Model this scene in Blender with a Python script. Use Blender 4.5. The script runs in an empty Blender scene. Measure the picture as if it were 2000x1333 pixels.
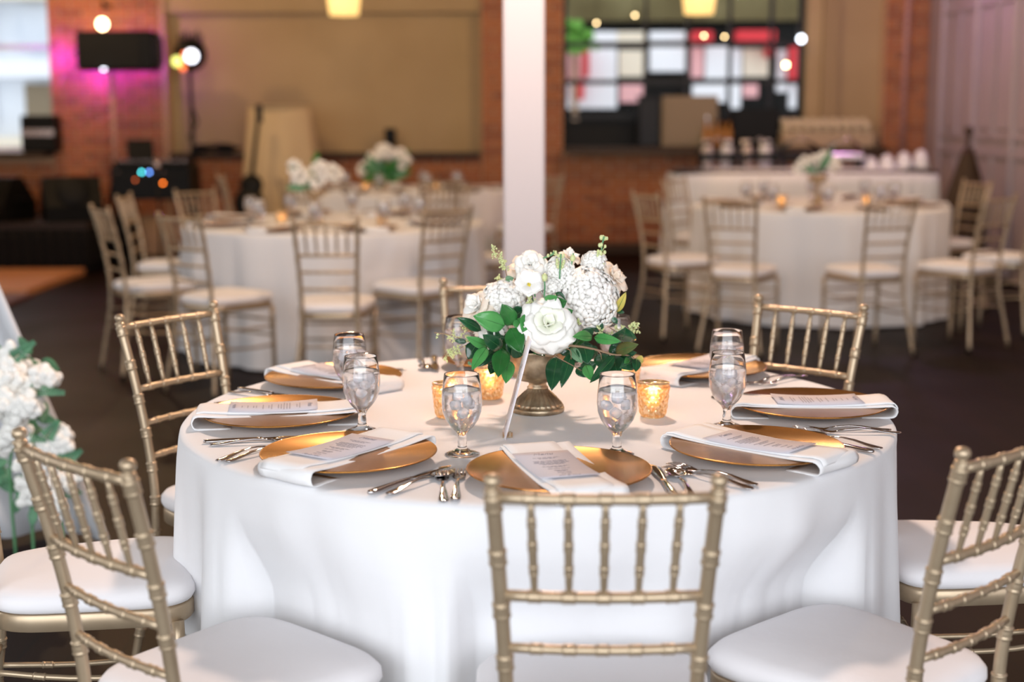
import bpy, math, random
from math import sin, cos, pi, radians as R, atan2, hypot, exp
from mathutils import Vector, Matrix
random.seed(7)
S = bpy.context.scene
COL = S.collection
# ------------------------------------------------------------------ camera
H, F, TILT, ROLL = 1.412, 2777.8, .1585, -.003
cd = bpy.data.cameras.new('camera'); cam = bpy.data.objects.new('camera', cd); COL.objects.link(cam)
cd.sensor_width = 36; cd.lens = 50; cd.clip_end = 200
cam.matrix_world = Matrix.Translation((0, 0, H)) @ Matrix.Rotation(pi/2-TILT, 4, 'X') @ Matrix.Rotation(ROLL, 4, 'Z')
cd.dof.use_dof = True; cd.dof.focus_distance = 2.82; cd.dof.aperture_fstop = 2.05; cd.dof.aperture_blades = 0
S.camera = cam
# ------------------------------------------------------------------ world, lights, exposure
W = bpy.data.worlds.new('sky'); S.world = W; W.use_nodes = True
bg = W.node_tree.nodes['Background']; bg.inputs[0].default_value = (.86, .93, 1, 1); bg.inputs[1].default_value = 1.0
def area(name, loc, rot, sx, sy, power, col):
    l = bpy.data.lights.new(name, 'AREA'); l.shape = 'RECTANGLE'; l.size = sx; l.size_y = sy; l.energy = power; l.color = col
    o = bpy.data.objects.new(name, l); o.location = loc; o.rotation_euler = rot; COL.objects.link(o); return o
def point(name, loc, power, col, rad=.05):
    l = bpy.data.lights.new(name, 'POINT'); l.energy = power; l.color = col; l.shadow_soft_size = rad
    o = bpy.data.objects.new(name, l); o.location = loc; COL.objects.link(o); return o
area('daylight_from_open_front', (-.6, -2.6, 2.1), (R(84), 0, 0), 9, 3.2, 195, (.93, .96, 1))
area('daylight_from_left_windows', (-6.2, 4.5, 2.1), (R(90), 0, R(-90)), 7, 2.6, 52, (.9, .95, 1))
point('ceiling_lamp_over_table', (.12, 4.3, 2.75), 105, (1, .72, .56), .10)
for q in ((-2.6, 10.6, 3.1), (1.6, 11.6, 3.1), (-4.4, 12.9, 3.1), (3.3, 8.6, 3.1), (-.9, 7.2, 3.2)):
    point('warm_ceiling_lamp', q, 46, (1, .66, .34), .07)
for q in ((-4.50, 14.22, 1.98), (-3.66, 14.22, 1.98), (-4.1, 14.22, 1.80)): area('magenta_stage_light', q, (R(90), 0, 0), .12, .12, 2.6, (.40, .02, 1))
point('violet_point_right', (3.2, 12.4, 2.9), 16, (.85, .45, 1), .2)  # violet point source high up near the right wall
S.view_settings.view_transform = 'Standard'; S.view_settings.look = 'None'
S.view_settings.exposure = .88; S.view_settings.gamma = 1; S.view_settings.use_curve_mapping = False
# ------------------------------------------------------------------ pixel -> world (planning helper)
def ray(x, y):
    u, v = x-1000, y-666.5
    a = cos(-ROLL)*u-sin(-ROLL)*v; b = sin(-ROLL)*u+cos(-ROLL)*v
    return Vector((a, F*cos(TILT)-b*sin(TILT), -F*sin(TILT)-b*cos(TILT)))
def at(x, y, Y):
    d = ray(x, y); k = Y/d.y; return Vector((d.x*k, Y, d.z*k+H))
# ------------------------------------------------------------------ materials
def mat(name, col, rough=.5, metal=0, noise=None, bump=None, emit=None, trans=0, ior=1.45, sheen=0, coat=0, spec=.5, sss=0):
    m = bpy.data.materials.new(name); m.use_nodes = True; nt = m.node_tree; b = nt.nodes['Principled BSDF']
    b.inputs['Base Color'].default_value = (*col, 1); b.inputs['Roughness'].default_value = rough; b.inputs['Metallic'].default_value = metal
    b.inputs['IOR'].default_value = ior; b.inputs['Transmission Weight'].default_value = trans
    b.inputs['Sheen Weight'].default_value = sheen; b.inputs['Specular IOR Level'].default_value = spec; b.inputs['Subsurface Weight'].default_value = sss; b.inputs['Subsurface Radius'].default_value = (1, .9, .7); b.inputs['Subsurface Scale'].default_value = .012; b.inputs['Coat Weight'].default_value = coat
    if emit: b.inputs['Emission Color'].default_value = (*emit[0], 1); b.inputs['Emission Strength'].default_value = emit[1]
    tc = nt.nodes.new('ShaderNodeTexCoord')
    if noise:                       # (scale, second colour, contrast lo, hi)
        n = nt.nodes.new('ShaderNodeTexNoise'); n.inputs['Scale'].default_value = noise[0]; n.inputs['Detail'].default_value = 5
        nt.links.new(tc.outputs['Object'], n.inputs['Vector'])
        r = nt.nodes.new('ShaderNodeValToRGB'); r.color_ramp.elements[0].position = noise[2]; r.color_ramp.elements[1].position = noise[3]
        r.color_ramp.elements[0].color = (*col, 1); r.color_ramp.elements[1].color = (*noise[1], 1)
        nt.links.new(n.outputs['Fac'], r.inputs['Fac']); nt.links.new(r.outputs['Color'], b.inputs['Base Color'])
    if bump:                        # (scale, strength, distance)
        n = nt.nodes.new('ShaderNodeTexNoise'); n.inputs['Scale'].default_value = bump[0]; n.inputs['Detail'].default_value = 4
        nt.links.new(tc.outputs['Object'], n.inputs['Vector'])
        u = nt.nodes.new('ShaderNodeBump'); u.inputs['Strength'].default_value = bump[1]; u.inputs['Distance'].default_value = bump[2]
        nt.links.new(n.outputs['Fac'], u.inputs['Height']); nt.links.new(u.outputs['Normal'], b.inputs['Normal'])
    return m
M = {}
M['linen'] = mat('white_linen', (.79, .79, .81), .85, bump=(5, .3, .02), sheen=.2)
M['napkin'] = mat('white_napkin', (.84, .84, .85), .9, bump=(30, .25, .004))
M['gold'] = mat('champagne_gold_paint', (.41, .31, .205), .34, .55, noise=(14, (.49, .38, .26), .35, .75))
M['cushion'] = mat('ivory_cushion', (.82, .80, .82), .8, bump=(9, .3, .01), sheen=.2)
M['charger'] = mat('brushed_gold_charger', (.40, .175, .038), .24, .9, noise=(40, (.48, .23, .055), .3, .8))
M['silver'] = mat('polished_steel', (.5, .48, .48), .07, 1)
M['glass'] = mat('clear_glass', (1, 1, 1), 0, trans=1, ior=1.2, coat=1)
M['water'] = mat('iced_water', (.97, .97, 1), .10, trans=.86, ior=1.25, bump=(45, .6, .004))
M['ice'] = mat('ice', (.95, .96, 1), .2, trans=.72, ior=1.25)
M['card'] = mat('lavender_grey_card', (.60, .58, .64), .8)
M['ink'] = mat('grey_ink', (.33, .31, .35), .7)
M['ink2'] = mat('bronze_ink', (.25, .14, .08), .5, .4)
M['numcard'] = mat('frosted_white_card', (.80, .76, .80), .5)
M['mercury'] = mat('mercury_glass', (.80, .52, .22), .2, .5, noise=(160, (.98, .85, .62), .45, .6), emit=((1, .5, .16), .04), trans=.75)
M['wax'] = mat('candle_wax', (.95, .85, .65), .5, emit=((1, .6, .25), .9))
M['flame'] = mat('candle_flame', (1, .7, .3), .5, emit=((1, .55, .18), 30))
M['urn'] = mat('antiqued_bronze', (.26, .19, .12), .38, .8, noise=(35, (.58, .46, .32), .35, .68), bump=(90, .3, .002))
M['foam'] = mat('dark_floral_foam', (.01, .02, .02), .7, bump=(60, .5, .005))
M['petal'] = mat('white_petal', (.90, .89, .85), .6, bump=(60, .15, .003))
M['petal_core'] = mat('greenish_white_petal', (.86, .88, .76), .6)
M['blush'] = mat('blush_petal', (.90, .79, .67), .6, bump=(60, .2, .003))
M['hydrangea'] = mat('hydrangea_petal', (.92, .90, .86), .6)
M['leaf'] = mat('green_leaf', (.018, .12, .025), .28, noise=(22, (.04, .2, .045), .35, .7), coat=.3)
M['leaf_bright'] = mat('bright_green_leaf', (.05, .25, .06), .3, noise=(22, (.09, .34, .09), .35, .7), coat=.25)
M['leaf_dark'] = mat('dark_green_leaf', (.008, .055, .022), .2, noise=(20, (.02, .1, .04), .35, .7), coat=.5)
M['leaf_bronze'] = mat('bronze_leaf_back', (.16, .10, .03), .5, noise=(20, (.05, .12, .03), .35, .7))
M['leaf_yellow'] = mat('yellow_leaf', (.6, .46, .1), .4, noise=(20, (.45, .42, .1), .35, .7))
M['leaf_pale'] = mat('pale_grey_green_leaf', (.16, .3, .17), .5)
M['vein'] = mat('pale_leaf_vein', (.06, .2, .06), .4)
M['twig'] = mat('brown_twig', (.27, .17, .10), .6, bump=(50, .3, .002))
M['stem'] = mat('green_stem', (.1, .28, .13), .5)
M['bud'] = mat('pale_green_bud', (.62, .68, .34), .5)
M['yolk'] = mat('yellow_stamen', (.75, .6, .03), .5)
M['brickA'] = mat('orange_brick', (.44, .15, .05), .85, noise=(6, (.32, .10, .035), .3, .75), bump=(40, .4, .01))
M['brickB'] = mat('red_brick', (.30, .09, .04), .85, noise=(7, (.40, .13, .05), .3, .75), bump=(40, .4, .01))
M['brickC'] = mat('brown_brick', (.20, .06, .03), .85, noise=(6, (.33, .10, .04), .3, .75), bump=(40, .4, .01))
M['mortar'] = mat('mortar', (.52, .32, .19), .95, bump=(30, .3, .01))
M['beige'] = mat('beige_painted_wall', (.42, .30, .155), .7, noise=(1.2, (.35, .24, .115), .3, .7))
M['beige_dark'] = mat('tan_painted_trim', (.30, .205, .10), .7)
M['sill'] = mat('dark_wood_sill', (.05, .03, .018), .5, spec=.2)
M['white_paint'] = mat('white_painted_post', (.47, .44, .455), .5, bump=(8, .1, .004))
M['grey_paint'] = mat('grey_painted_wood', (.40, .33, .35), .28, noise=(1.5, (.35, .29, .31), .3, .7))
M['plaster'] = mat('warm_white_plaster', (.45, .38, .30), .9)
M['ceilingm'] = mat('dark_ceiling', (.12, .09, .07), .9)
M['black'] = mat('matt_black', (.004, .0036, .003), .5, spec=.2)
M['blacksat'] = mat('satin_black_metal', (.006, .006, .006), .3, spec=.2)
M['skirt'] = mat('black_stage_skirt', (.007, .006, .006), .9, bump=(10, .5, .03), spec=.2)
M['stagetop'] = mat('dark_stage_deck', (.028, .018, .015), .45, spec=.2)
M['grille'] = mat('speaker_grille', (.012, .012, .012), .6, .3, bump=(400, .5, .003), spec=.2)
M['steelbar'] = mat('brushed_chrome', (.6, .5, .48), .25, 1)
M['orange_wood'] = mat('orange_wood_panel', (.50, .20, .09), .4, noise=(3, (.58, .27, .12), .3, .7))
M['red_wood'] = mat('reddish_wood_edge', (.11, .035, .03), .45)
M['pipe'] = mat('pink_grey_conduit', (.42, .22, .19), .4)
M['shade'] = mat('cream_lamp_shade', (.8, .6, .3), .8, emit=((1, .62, .2), .7))
M['bulb'] = mat('warm_bulb', (1, .8, .5), .5, emit=((1, .72, .36), 9))
M['glow_white'] = mat('white_glow', (1, 1, 1), .5, emit=((.8, .88, 1), 5))
M['led_white'] = mat('white_led_lens', (1, 1, 1), .5, emit=((.85, .88, 1), 2.6))
M['led_yellow'] = mat('yellow_green_led_lens', (1, 1, 1), .5, emit=((.8, .85, .1), 1.0))
M['led_red'] = mat('red_led_lens', (1, .2, .1), .5, emit=((1, .2, .05), 1.2))
M['led_blue'] = mat('blue_led', (.2, .4, 1), .5, emit=((.15, .35, 1), 6))
M['led_cyan'] = mat('cyan_led', (.2, 1, 1), .5, emit=((.1, .8, .85), 6))
M['led_orange'] = mat('orange_led', (1, .4, .1), .5, emit=((1, .2, .02), 6))
M['led_violet'] = mat('violet_led', (.6, .2, 1), .5, emit=((.5, .15, .9), 4))
M['cream'] = mat('cream_drape', (.56, .42, .25), .85, bump=(5, .3, .02))
M['frame'] = mat('black_window_frame', (.012, .012, .014), .4, spec=.2)
M['pane'] = mat('window_glass', (1, 1, 1), 0, trans=1, ior=1.02)
M['out_white'] = mat('white_storefront_panel', (.8, .8, .82), .7)
M['out_red'] = mat('red_awning', (.62, .03, .04), .7)
M['out_pink'] = mat('pink_storefront_panel', (.75, .4, .4), .7)
M['out_green'] = mat('street_tree_foliage', (.12, .32, .04), .7)
M['out_dark'] = mat('dark_counter', (.006, .005, .004), .5, spec=.2)
M['out_grey'] = mat('pale_grey_facade', (.62, .66, .72), .8, noise=(.8, (.75, .78, .82), .4, .6))
M['out_cream'] = mat('cream_facade', (.75, .66, .52), .8)
M['out_olive'] = mat('olive_reflection', (.10, .075, .025), .8, noise=(.9, (.17, .14, .06), .4, .6))
M['amber'] = mat('amber_glass', (.35, .15, .03), .15)
M['taupe'] = mat('taupe_cabinet', (.22, .165, .10), .6)
M['fern'] = mat('bluish_green_foliage', (.07, .20, .11), .5, noise=(15, (.13, .33, .17), .35, .7))
M['ribbon'] = mat('white_chiffon', (.62, .63, .66), .8)
M['cup'] = mat('ivory_china', (.66, .54, .36), .35)
M['rack'] = mat('tan_plastic_rack', (.42, .30, .18), .6)
M['floorm'] = mat('floor', (.02, .012, .01), .45, spec=.08)
nt = M['floorm'].node_tree; b = nt.nodes['Principled BSDF']
tc = nt.nodes.new('ShaderNodeTexCoord'); mp = nt.nodes.new('ShaderNodeMapping'); br = nt.nodes.new('ShaderNodeTexBrick')
nt.links.new(tc.outputs['Object'], mp.inputs['Vector']); nt.links.new(mp.outputs['Vector'], br.inputs['Vector'])
mp.inputs['Rotation'].default_value = (0, 0, R(90))
br.inputs['Scale'].default_value = 1; br.inputs['Brick Width'].default_value = 1.6; br.inputs['Row Height'].default_value = .13
br.inputs['Mortar Size'].default_value = .004; br.inputs['Color1'].default_value = (.013, .0055, .004, 1); br.inputs['Color2'].default_value = (.008, .004, .003, 1)
br.inputs['Mortar'].default_value = (.006, .004, .004, 1)
nz = nt.nodes.new('ShaderNodeTexNoise'); nz.inputs['Scale'].default_value = 1.3; nz.inputs['Detail'].default_value = 6
nt.links.new(tc.outputs['Object'], nz.inputs['Vector'])
mr = nt.nodes.new('ShaderNodeMapRange'); mr.inputs['To Min'].default_value = .4; mr.inputs['To Max'].default_value = .6
nt.links.new(nz.outputs['Fac'], mr.inputs['Value']); nt.links.new(mr.outputs['Result'], b.inputs['Roughness'])
nt.links.new(br.outputs['Color'], b.inputs['Base Color'])

# ------------------------------------------------------------------ mesh helpers
class MB:
    def __init__(s): s.v = []; s.f = []
    def box(s, c, d, rz=0, rx=0, taper=1):
        n = len(s.v); m = Matrix.Rotation(rz, 3, 'Z') @ Matrix.Rotation(rx, 3, 'X'); c = Vector(c)
        for k in (-1, 1):
            t = taper if k > 0 else 1
            for i, j in ((-1, -1), (1, -1), (1, 1), (-1, 1)):
                s.v.append(c+m @ Vector((i*d[0]/2*t, j*d[1]/2*t, k*d[2]/2)))
        for q in ((3, 2, 1, 0), (4, 5, 6, 7), (0, 1, 5, 4), (1, 2, 6, 5), (2, 3, 7, 6), (3, 0, 4, 7)): s.f.append([n+i for i in q])
        return s
    def bbox(s, c, d, b=.01, rz=0):      # box with bevelled edges (chamfer ring profile)
        n = len(s.v); x, y, z = d[0]/2, d[1]/2, d[2]/2; m = Matrix.Rotation(rz, 3, 'Z'); c = Vector(c); L = []
        for zz, o in ((-z, b), (-z+b, 0), (z-b, 0), (z, b)):
            X, Y = x-o, y-o
            L.append([(-X, -Y+b, zz), (-X+b, -Y, zz), (X-b, -Y, zz), (X, -Y+b, zz), (X, Y-b, zz), (X-b, Y, zz), (-X+b, Y, zz), (-X, Y-b, zz)])
        for r in L: s.v += [c+m @ Vector(p) for p in r]
        for k in range(3):
            for i in range(8):
                j = (i+1) % 8; s.f.append([n+k*8+i, n+k*8+j, n+k*8+8+j, n+k*8+8+i])
        s.f.append([n+7-i for i in range(8)]); s.f.append([n+24+i for i in range(8)])
        return s
    def tube(s, pts, rad, seg=8, cap=True, flat=1):
        n = len(s.v); P = [Vector(p) for p in pts]; m = len(P)
        if not hasattr(rad, '__len__'): rad = [rad]*m
        t0 = (P[1]-P[0]).normalized(); up = Vector((0, 0, 1)) if abs(t0.z) < .9 else Vector((1, 0, 0))
        a = t0.cross(up).normalized()
        for i in range(m):
            t = (P[min(i+1, m-1)]-P[max(i-1, 0)]).normalized()
            a = (a-t*a.dot(t)).normalized(); bb = t.cross(a)
            for k in range(seg):
                q = 2*pi*k/seg; s.v.append(P[i]+a*cos(q)*rad[i]+bb*sin(q)*rad[i]*flat)
        for i in range(m-1):
            for k in range(seg):
                j = (k+1) % seg; s.f.append([n+i*seg+k, n+i*seg+j, n+i*seg+seg+j, n+i*seg+seg+k])
        if cap: s.f.append([n+seg-1-k for k in range(seg)]); s.f.append([n+(m-1)*seg+k for k in range(seg)])
        return s
    def lathe(s, prof, seg=32, c=(0, 0, 0), mod=None):
        n = len(s.v); c = Vector(c)
        for i, (r, z) in enumerate(prof):
            for k in range(seg):
                q = 2*pi*k/seg; rr = r*(mod(q, z, i) if mod else 1); s.v.append(c+Vector((cos(q)*rr, sin(q)*rr, z)))
        for i in range(len(prof)-1):
            for k in range(seg):
                j = (k+1) % seg; s.f.append([n+i*seg+k, n+i*seg+j, n+i*seg+seg+j, n+i*seg+seg+k])
        for i, rev in ((0, 1), (len(prof)-1, 0)):
            if prof[i][0] > 0:
                q = [n+i*seg+k for k in range(seg)]; s.f.append(q[::-1] if rev else q)
        return s
    def grid(s, fn, nu, nv, wrap=False):
        n = len(s.v)
        for j in range(nv+1):
            for i in range(nu if wrap else nu+1): s.v.append(Vector(fn(i/nu, j/nv)))
        w = nu if wrap else nu+1
        for j in range(nv):
            for i in range(nu):
                a = n+j*w+i; b2 = n+j*w+(i+1) % w if wrap else a+1
                s.f.append([a, b2, b2+w, a+w])
        return s
    def ball(s, c, r, seg=6, sq=(1, 1, 1)):
        n = len(s.v); c = Vector(c); rows = max(3, seg//2)
        for i in range(1, rows):
            t = pi*i/rows
            for k in range(seg):
                q = 2*pi*k/seg; s.v.append(c+Vector((sin(t)*cos(q)*r*sq[0], sin(t)*sin(q)*r*sq[1], -cos(t)*r*sq[2])))
        lo = len(s.v); s.v.append(c-Vector((0, 0, r*sq[2]))); s.v.append(c+Vector((0, 0, r*sq[2])))
        for i in range(rows-2):
            for k in range(seg):
                j = (k+1) % seg; s.f.append([n+i*seg+k, n+i*seg+j, n+i*seg+seg+j, n+i*seg+seg+k])
        for k in range(seg):
            j = (k+1) % seg; s.f.append([lo, n+j, n+k]); q = n+(rows-2)*seg; s.f.append([lo+1, q+k, q+j])
        return s
    def build(s, name, m, parent=None, smooth=True, loc=None, rz=0, thick=0, subd=0):
        me = bpy.data.meshes.new(name); me.from_pydata([tuple(v) for v in s.v], [], s.f)
        for x in (m if isinstance(m, (list, tuple)) else [m]): me.materials.append(M[x])
        if smooth: me.polygons.foreach_set('use_smooth', [True]*len(me.polygons))
        me.update(); o = bpy.data.objects.new(name, me); COL.objects.link(o)
        if parent: o.parent = parent
        if loc is not None: o.location = loc
        o.rotation_euler = (0, 0, rz)
        if thick: q = o.modifiers.new('thickness', 'SOLIDIFY'); q.thickness = thick; q.offset = 0
        if subd: q = o.modifiers.new('smooth', 'SUBSURF'); q.levels = subd; q.render_levels = subd
        return o
def sharp(o, ang=40):
    o.data.shade_smooth() if hasattr(o.data, 'shade_smooth') else None
    m = o.modifiers.new('edge', 'EDGE_SPLIT'); m.split_angle = R(ang); return o
def tag(o, label=None, cat=None, group=None, kind=None):
    if label: o['label'] = label
    if cat: o['category'] = cat
    if group: o['group'] = group
    if kind: o['kind'] = kind
    return o
def thing(name, label, cat, loc=(0, 0, 0), rz=0, group=None):
    o = bpy.data.objects.new(name, None); COL.objects.link(o); o.location = loc; o.rotation_euler = (0, 0, rz); o.empty_display_size = .1
    return tag(o, label, cat, group)
def struct(o): o['kind'] = 'structure'; return o
def copy_tree(o, parent=None, loc=None, rz=None, label=None, group=None):
    c = o.copy(); COL.objects.link(c); c.parent = parent
    if loc is not None: c.location = loc
    if rz is not None: c.rotation_euler = (0, 0, rz)
    if label: c['label'] = label
    if group: c['group'] = group
    for ch in KIDS.get(o.name, []) if o.name in KIDS else list(o.children): copy_tree(ch, c)
    return c
KIDS = {}
def catmull(P, n=6):
    P = [Vector(p) for p in P]; out = []
    Q = [P[0]*2-P[1]]+P+[P[-1]*2-P[-2]]
    for i in range(1, len(Q)-2):
        a, b_, c, d = Q[i-1:i+3]
        for k in range(n):
            t = k/n; out.append(.5*((2*b_)+(c-a)*t+(2*a-5*b_+4*c-d)*t*t+(3*b_-a-3*c+d)*t**3))
    out.append(P[-1]); return out

# ================================================================== THE SETTING
YW = 14.5; XL, XR, YF, ZC = -6.4, 4.17, -3.0, 3.7
struct(MB().box(((XL+XR)/2, (YF+YW)/2, -.05), (XR-XL+.4, YW-YF+.6, .1)).build('floor', 'floorm', smooth=False))
struct(MB().box(((XL+XR)/2, (YF+YW)/2, ZC+.05), (XR-XL+.4, YW-YF+.6, .1)).build('ceiling', 'ceilingm', smooth=False))
# brick areas of the back wall: each a mortar slab with its own bricks
def brick_area(par, x0, x1, z0, z1, yface, depth, ch=.079, bl=.235, reg=None):
    """individual bricks for the rows inside z0..z1 proud of the mortar"""
    rows = int((z1-z0)/ch); k = 0; mb = {}
    for r in range(rows):
        z = z0+ch*(r+.5); x = x0-(bl/2 if r % 2 else 0)
        while x < x1-.02:
            a, b_ = max(x, x0), min(x+bl, x1)
            if b_-a > .03:
                L = b_-a-.019; key = round(L, 3); mt = random.choice(('brickA', 'brickA', 'brickB', 'brickC'))
                kk = (key, mt)
                if kk not in mb:
                    o = MB().bbox((0, 0, 0), (L, .05, ch-.020), .004).build('brick', mt, par, False); mb[kk] = o.data
                else: o = bpy.data.objects.new('brick', mb[kk]); COL.objects.link(o); o.parent = par
                o.location = ((a+b_)/2, yface-.004-random.random()*.006, z); k += 1
            x += bl
    return k
def wallpiece(name, x0, x1, z0, z1, yf, yb, m='mortar'):
    return struct(MB().box(((x0+x1)/2, (yf+yb)/2, (z0+z1)/2), (x1-x0, yb-yf, z1-z0)).build(name, m, None, False))
p1 = wallpiece('wall_back_left_pier', -4.62, -3.46, 0, ZC, YW, YW+.5); brick_area(p1, -4.62, -3.50, .40, 2.62, YW, .1)
p2 = wallpiece('wall_back_middle_pier', -.30, .52, 0, ZC, YW, YW+.5); brick_area(p2, -.30, .52, .05, 2.62, YW, .1)
p3 = wallpiece('wall_back_right_pier', 3.73, XR, 0, ZC, YW-.02, YW+.5); brick_area(p3, 3.73, XR, .9, 2.62, YW-.02, .1)
p4 = wallpiece('wall_back_under_beige_panel', -3.46, -.30, 0, .99, YW+.02, YW+.5); brick_area(p4, -3.46, -.30, .04, .99, YW+.02, .1)
p5 = wallpiece('wall_back_under_window', .52, 3.73, 0, 1.02, YW+.02, YW+.5); brick_area(p5, .52, 3.73, .04, 1.02, YW+.02, .1)
p6 = wallpiece('wall_back_under_left_window', XL, -4.62, 0, 1.0, YW+.02, YW+.5); brick_area(p6, XL, -4.62, .3, 1.0, YW+.02, .1)
wallpiece('wall_back_recessed_panel', -3.46, -.30, .99, 2.42, YW+.18, YW+.5, 'beige')
wallpiece('wall_back_lintel', -3.46, -.30, 2.42, ZC, YW+.06, YW+.5, 'beige')
wallpiece('wall_back_above_left_window', XL, -4.62, 3.1, ZC, YW, YW+.5, 'mortar')
wallpiece('wall_back_above_window', .52, 3.73, 3.0, ZC, YW, YW+.5, 'beige')
wallpiece('wall_back_beside_window', 2.98, 3.73, 1.02, 3.0, YW+.12, YW+.5, 'beige')
wallpiece('trim_1', 3.13, 3.30, 1.06, 3.0, YW+.05, YW+.12, 'beige_dark')
wallpiece('trim_2', -3.44, -.32, .97, 1.03, YW-.07, YW+.1, 'sill')
wallpiece('trim_3', .54, 3.72, 1.02, 1.08, YW-.35, YW+.1, 'sill')
wallpiece('trim_4', XL, -4.63, 1.0, 1.05, YW-.3, YW+.1, 'sill')
wallpiece('wall_left', XL-.2, XL, 0, ZC, YF, YW+.5, 'plaster')
wallpiece('baseboard_back', -.3, 3.7, 0, .1, YW-.03, YW, 'sill')
# right wall: grey panelled doors
wr = struct(MB().box((XR+.1, (YF+YW)/2, ZC/2), (.2, YW-YF, ZC)).build('wall_right', 'grey_paint', None, False))
for i in range(4):
    y0 = 13.95-i*1.02
    for z0, z1 in ((.18, 1.05), (1.2, 2.35), (2.5, 3.4)):
        for (a, b_) in ((y0-.47, y0-.02), (y0-.96, y0-.51)):
            fr = MB()
            for yy in (a, b_): fr.box((XR-.012, yy, (z0+z1)/2), (.03, .035, z1-z0))
            for zz in (z0, z1): fr.box((XR-.012, (a+b_)/2, zz), (.03, b_-a, .035))
            fr.build('panel_moulding', 'grey_paint', wr, False)
            MB().bbox((XR-.006, (a+b_)/2, (z0+z1)/2), (.02, b_-a-.12, z1-z0-.12), .008).build('door_panel', 'grey_paint', wr, False)
    MB().bbox((XR-.02, y0, 1.7), (.05, .05, 3.3), .01).build('door_stile', 'grey_paint', wr, False)
# white post in the middle of the room
post = MB().bbox((0, 0, ZC/2), (.158, .158, ZC), .008).bbox((0, 0, .08), (.2, .2, .16), .01).build('column', 'white_paint', None, False, (.048, 5.5, 0))
struct(post)
# conduit on the right pier
tag(MB().tube([(3.93, YW-.06, .9), (3.93, YW-.06, 2.2), (3.97, YW-.06, 3.6)], .028, 10).build('conduit_pipe', 'pipe'), 'pinkish grey conduit pipe running up the narrow brick pier beside the grey door', 'pipe')
# ---- window at the far left
def window(name, x0, x1, z0, z1, y, xs, zs, fw=.05):
    w = struct(MB().box(((x0+x1)/2, y, z0+fw/2), (x1-x0, .08, fw)).box(((x0+x1)/2, y, z1-fw/2), (x1-x0, .08, fw))
               .box((x0+fw/2, y, (z0+z1)/2), (fw, .08, z1-z0)).box((x1-fw/2, y, (z0+z1)/2), (fw, .08, z1-z0)).build(name, 'frame', None, False))
    X = [x0+fw]+list(xs)+[x1-fw]; Z = [z0+fw]+list(zs)+[z1-fw]
    for x in xs: MB().box((x, y, (z0+z1)/2), (.035, .06, z1-z0-.02)).build('mullion', 'frame', w, False)
    for z in zs: MB().box(((x0+x1)/2, y, z), (x1-x0-.02, .05, .05)).build('glazing_bar', 'frame', w, False)
    for i in range(len(X)-1):
        for j in range(len(Z)-1):
            MB().box(((X[i]+X[i+1])/2, y, (Z[j]+Z[j+1])/2), (X[i+1]-X[i]-.01, .006, Z[j+1]-Z[j]-.01)).build('window_pane', 'pane', w, False)
    return w
wl = window('window_1', XL+.02, -4.62, 1.05, 3.1, YW+.3, (-5.5,), (2.1,), .04)
for o in list(wl.children)+[wl]:
    if o.data.materials[0].name.startswith('black'): o.data.materials[0] = M['out_grey']
window('window_2', .52, 2.98, 1.36, 3.0, YW+.3, (1.37, 1.80, 2.23, 2.65), (1.73, 2.11))
# bar counter structure seen inside the lower part of the right window
struct(MB().box((1.75, YW+.45, 1.2), (2.46, .06, .28)).build('wall_back_window_apron', 'out_dark', None, False))
# street outside
tag(MB().box((0, 24, -.1), (60, 16, .1)).build('street_pavement', 'out_grey', None, False), kind='structure')
# ================================================================== OUTSIDE things
t = thing('storefront', 'sunlit white and red shopfront across the street seen through the window', 'shop', (0, 0, 0))
MB().box((3.2, 21.2, 2.6), (12, .4, 5.4)).build('wall', 'out_dark', t, False)
MB().box((3.2, 21.0, 3.4), (12, .5, 1.36)).build('reflection_band', 'out_olive', t, False)  # olive board painting in the interior reflected in the upper panes
def ob(n, px0, px1, py0, py1, Y, m, d=.1, par=None):
    a, b_ = at(px0, py1, Y), at(px1, py0, Y)
    return MB().bbox(((a.x+b_.x)/2, Y, (a.z+b_.z)/2), (abs(b_.x-a.x), d, abs(b_.z-a.z)), .01).build(n, m, par or t, False)
for a in ((1150, 1205, 62, 90, 'out_white'), (1205, 1258, 62, 88, 'out_cream'), (1098, 1145, 95, 155, 'out_pink'), (1146, 1205, 95, 212, 'out_white'), (1208, 1256, 98, 150, 'out_cream'),
          (1098, 1146, 162, 212, 'out_white'), (1210, 1255, 165, 200, 'out_pink'), (1268, 1338, 62, 80, 'out_white'), (1268, 1338, 92, 140, 'out_white'),
          (1349, 1374, 92, 152, 'out_pink'), (1376, 1424, 90, 154, 'out_white'), (1428, 1448, 95, 152, 'out_white'), (1450, 1505, 95, 150, 'out_cream'),
          (1352, 1418, 162, 200, 'out_white'), (1425, 1446, 162, 212, 'out_white'), (1450, 1480, 164, 190, 'out_pink'), (1516, 1540, 98, 180, 'out_white'), (1540, 1556, 140, 212, 'out_white')):
    ob('sign_panel', a[0], a[1], a[2], a[3], 20.4, a[4])
for a in ((1350, 1390, 62, 82), (1436, 1512, 60, 82), (1140, 1150, 95, 150), (1540, 1572, 92, 156), (1495, 1508, 92, 112), (1118, 1140, 160, 195)): ob('awning', a[0], a[1], a[2], a[3], 20.2, 'out_red', .3)
c = at(1120, 75, 19.6); f = MB()
for i in range(60): f.ball(c+Vector((random.gauss(0, .14), random.gauss(0, .1), random.gauss(0, .11))), .07, 6)
t2 = thing('street_tree', 'small bright green street tree at the left edge of the window', 'tree', (c.x, 19.6, -.05))
f.build('foliage', 'out_green', t2).location = (-c.x, -19.6, .05)
MB().tube([(0, 0, 0), (.03, 0, 1.2), (0, 0, c.z)], [.06, .05, .03]).build('trunk', 'twig', t2)
t = thing('apartment_block', 'pale grey block of floors and balconies outside the far left window', 'building', (-9, 27, 0))
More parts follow.
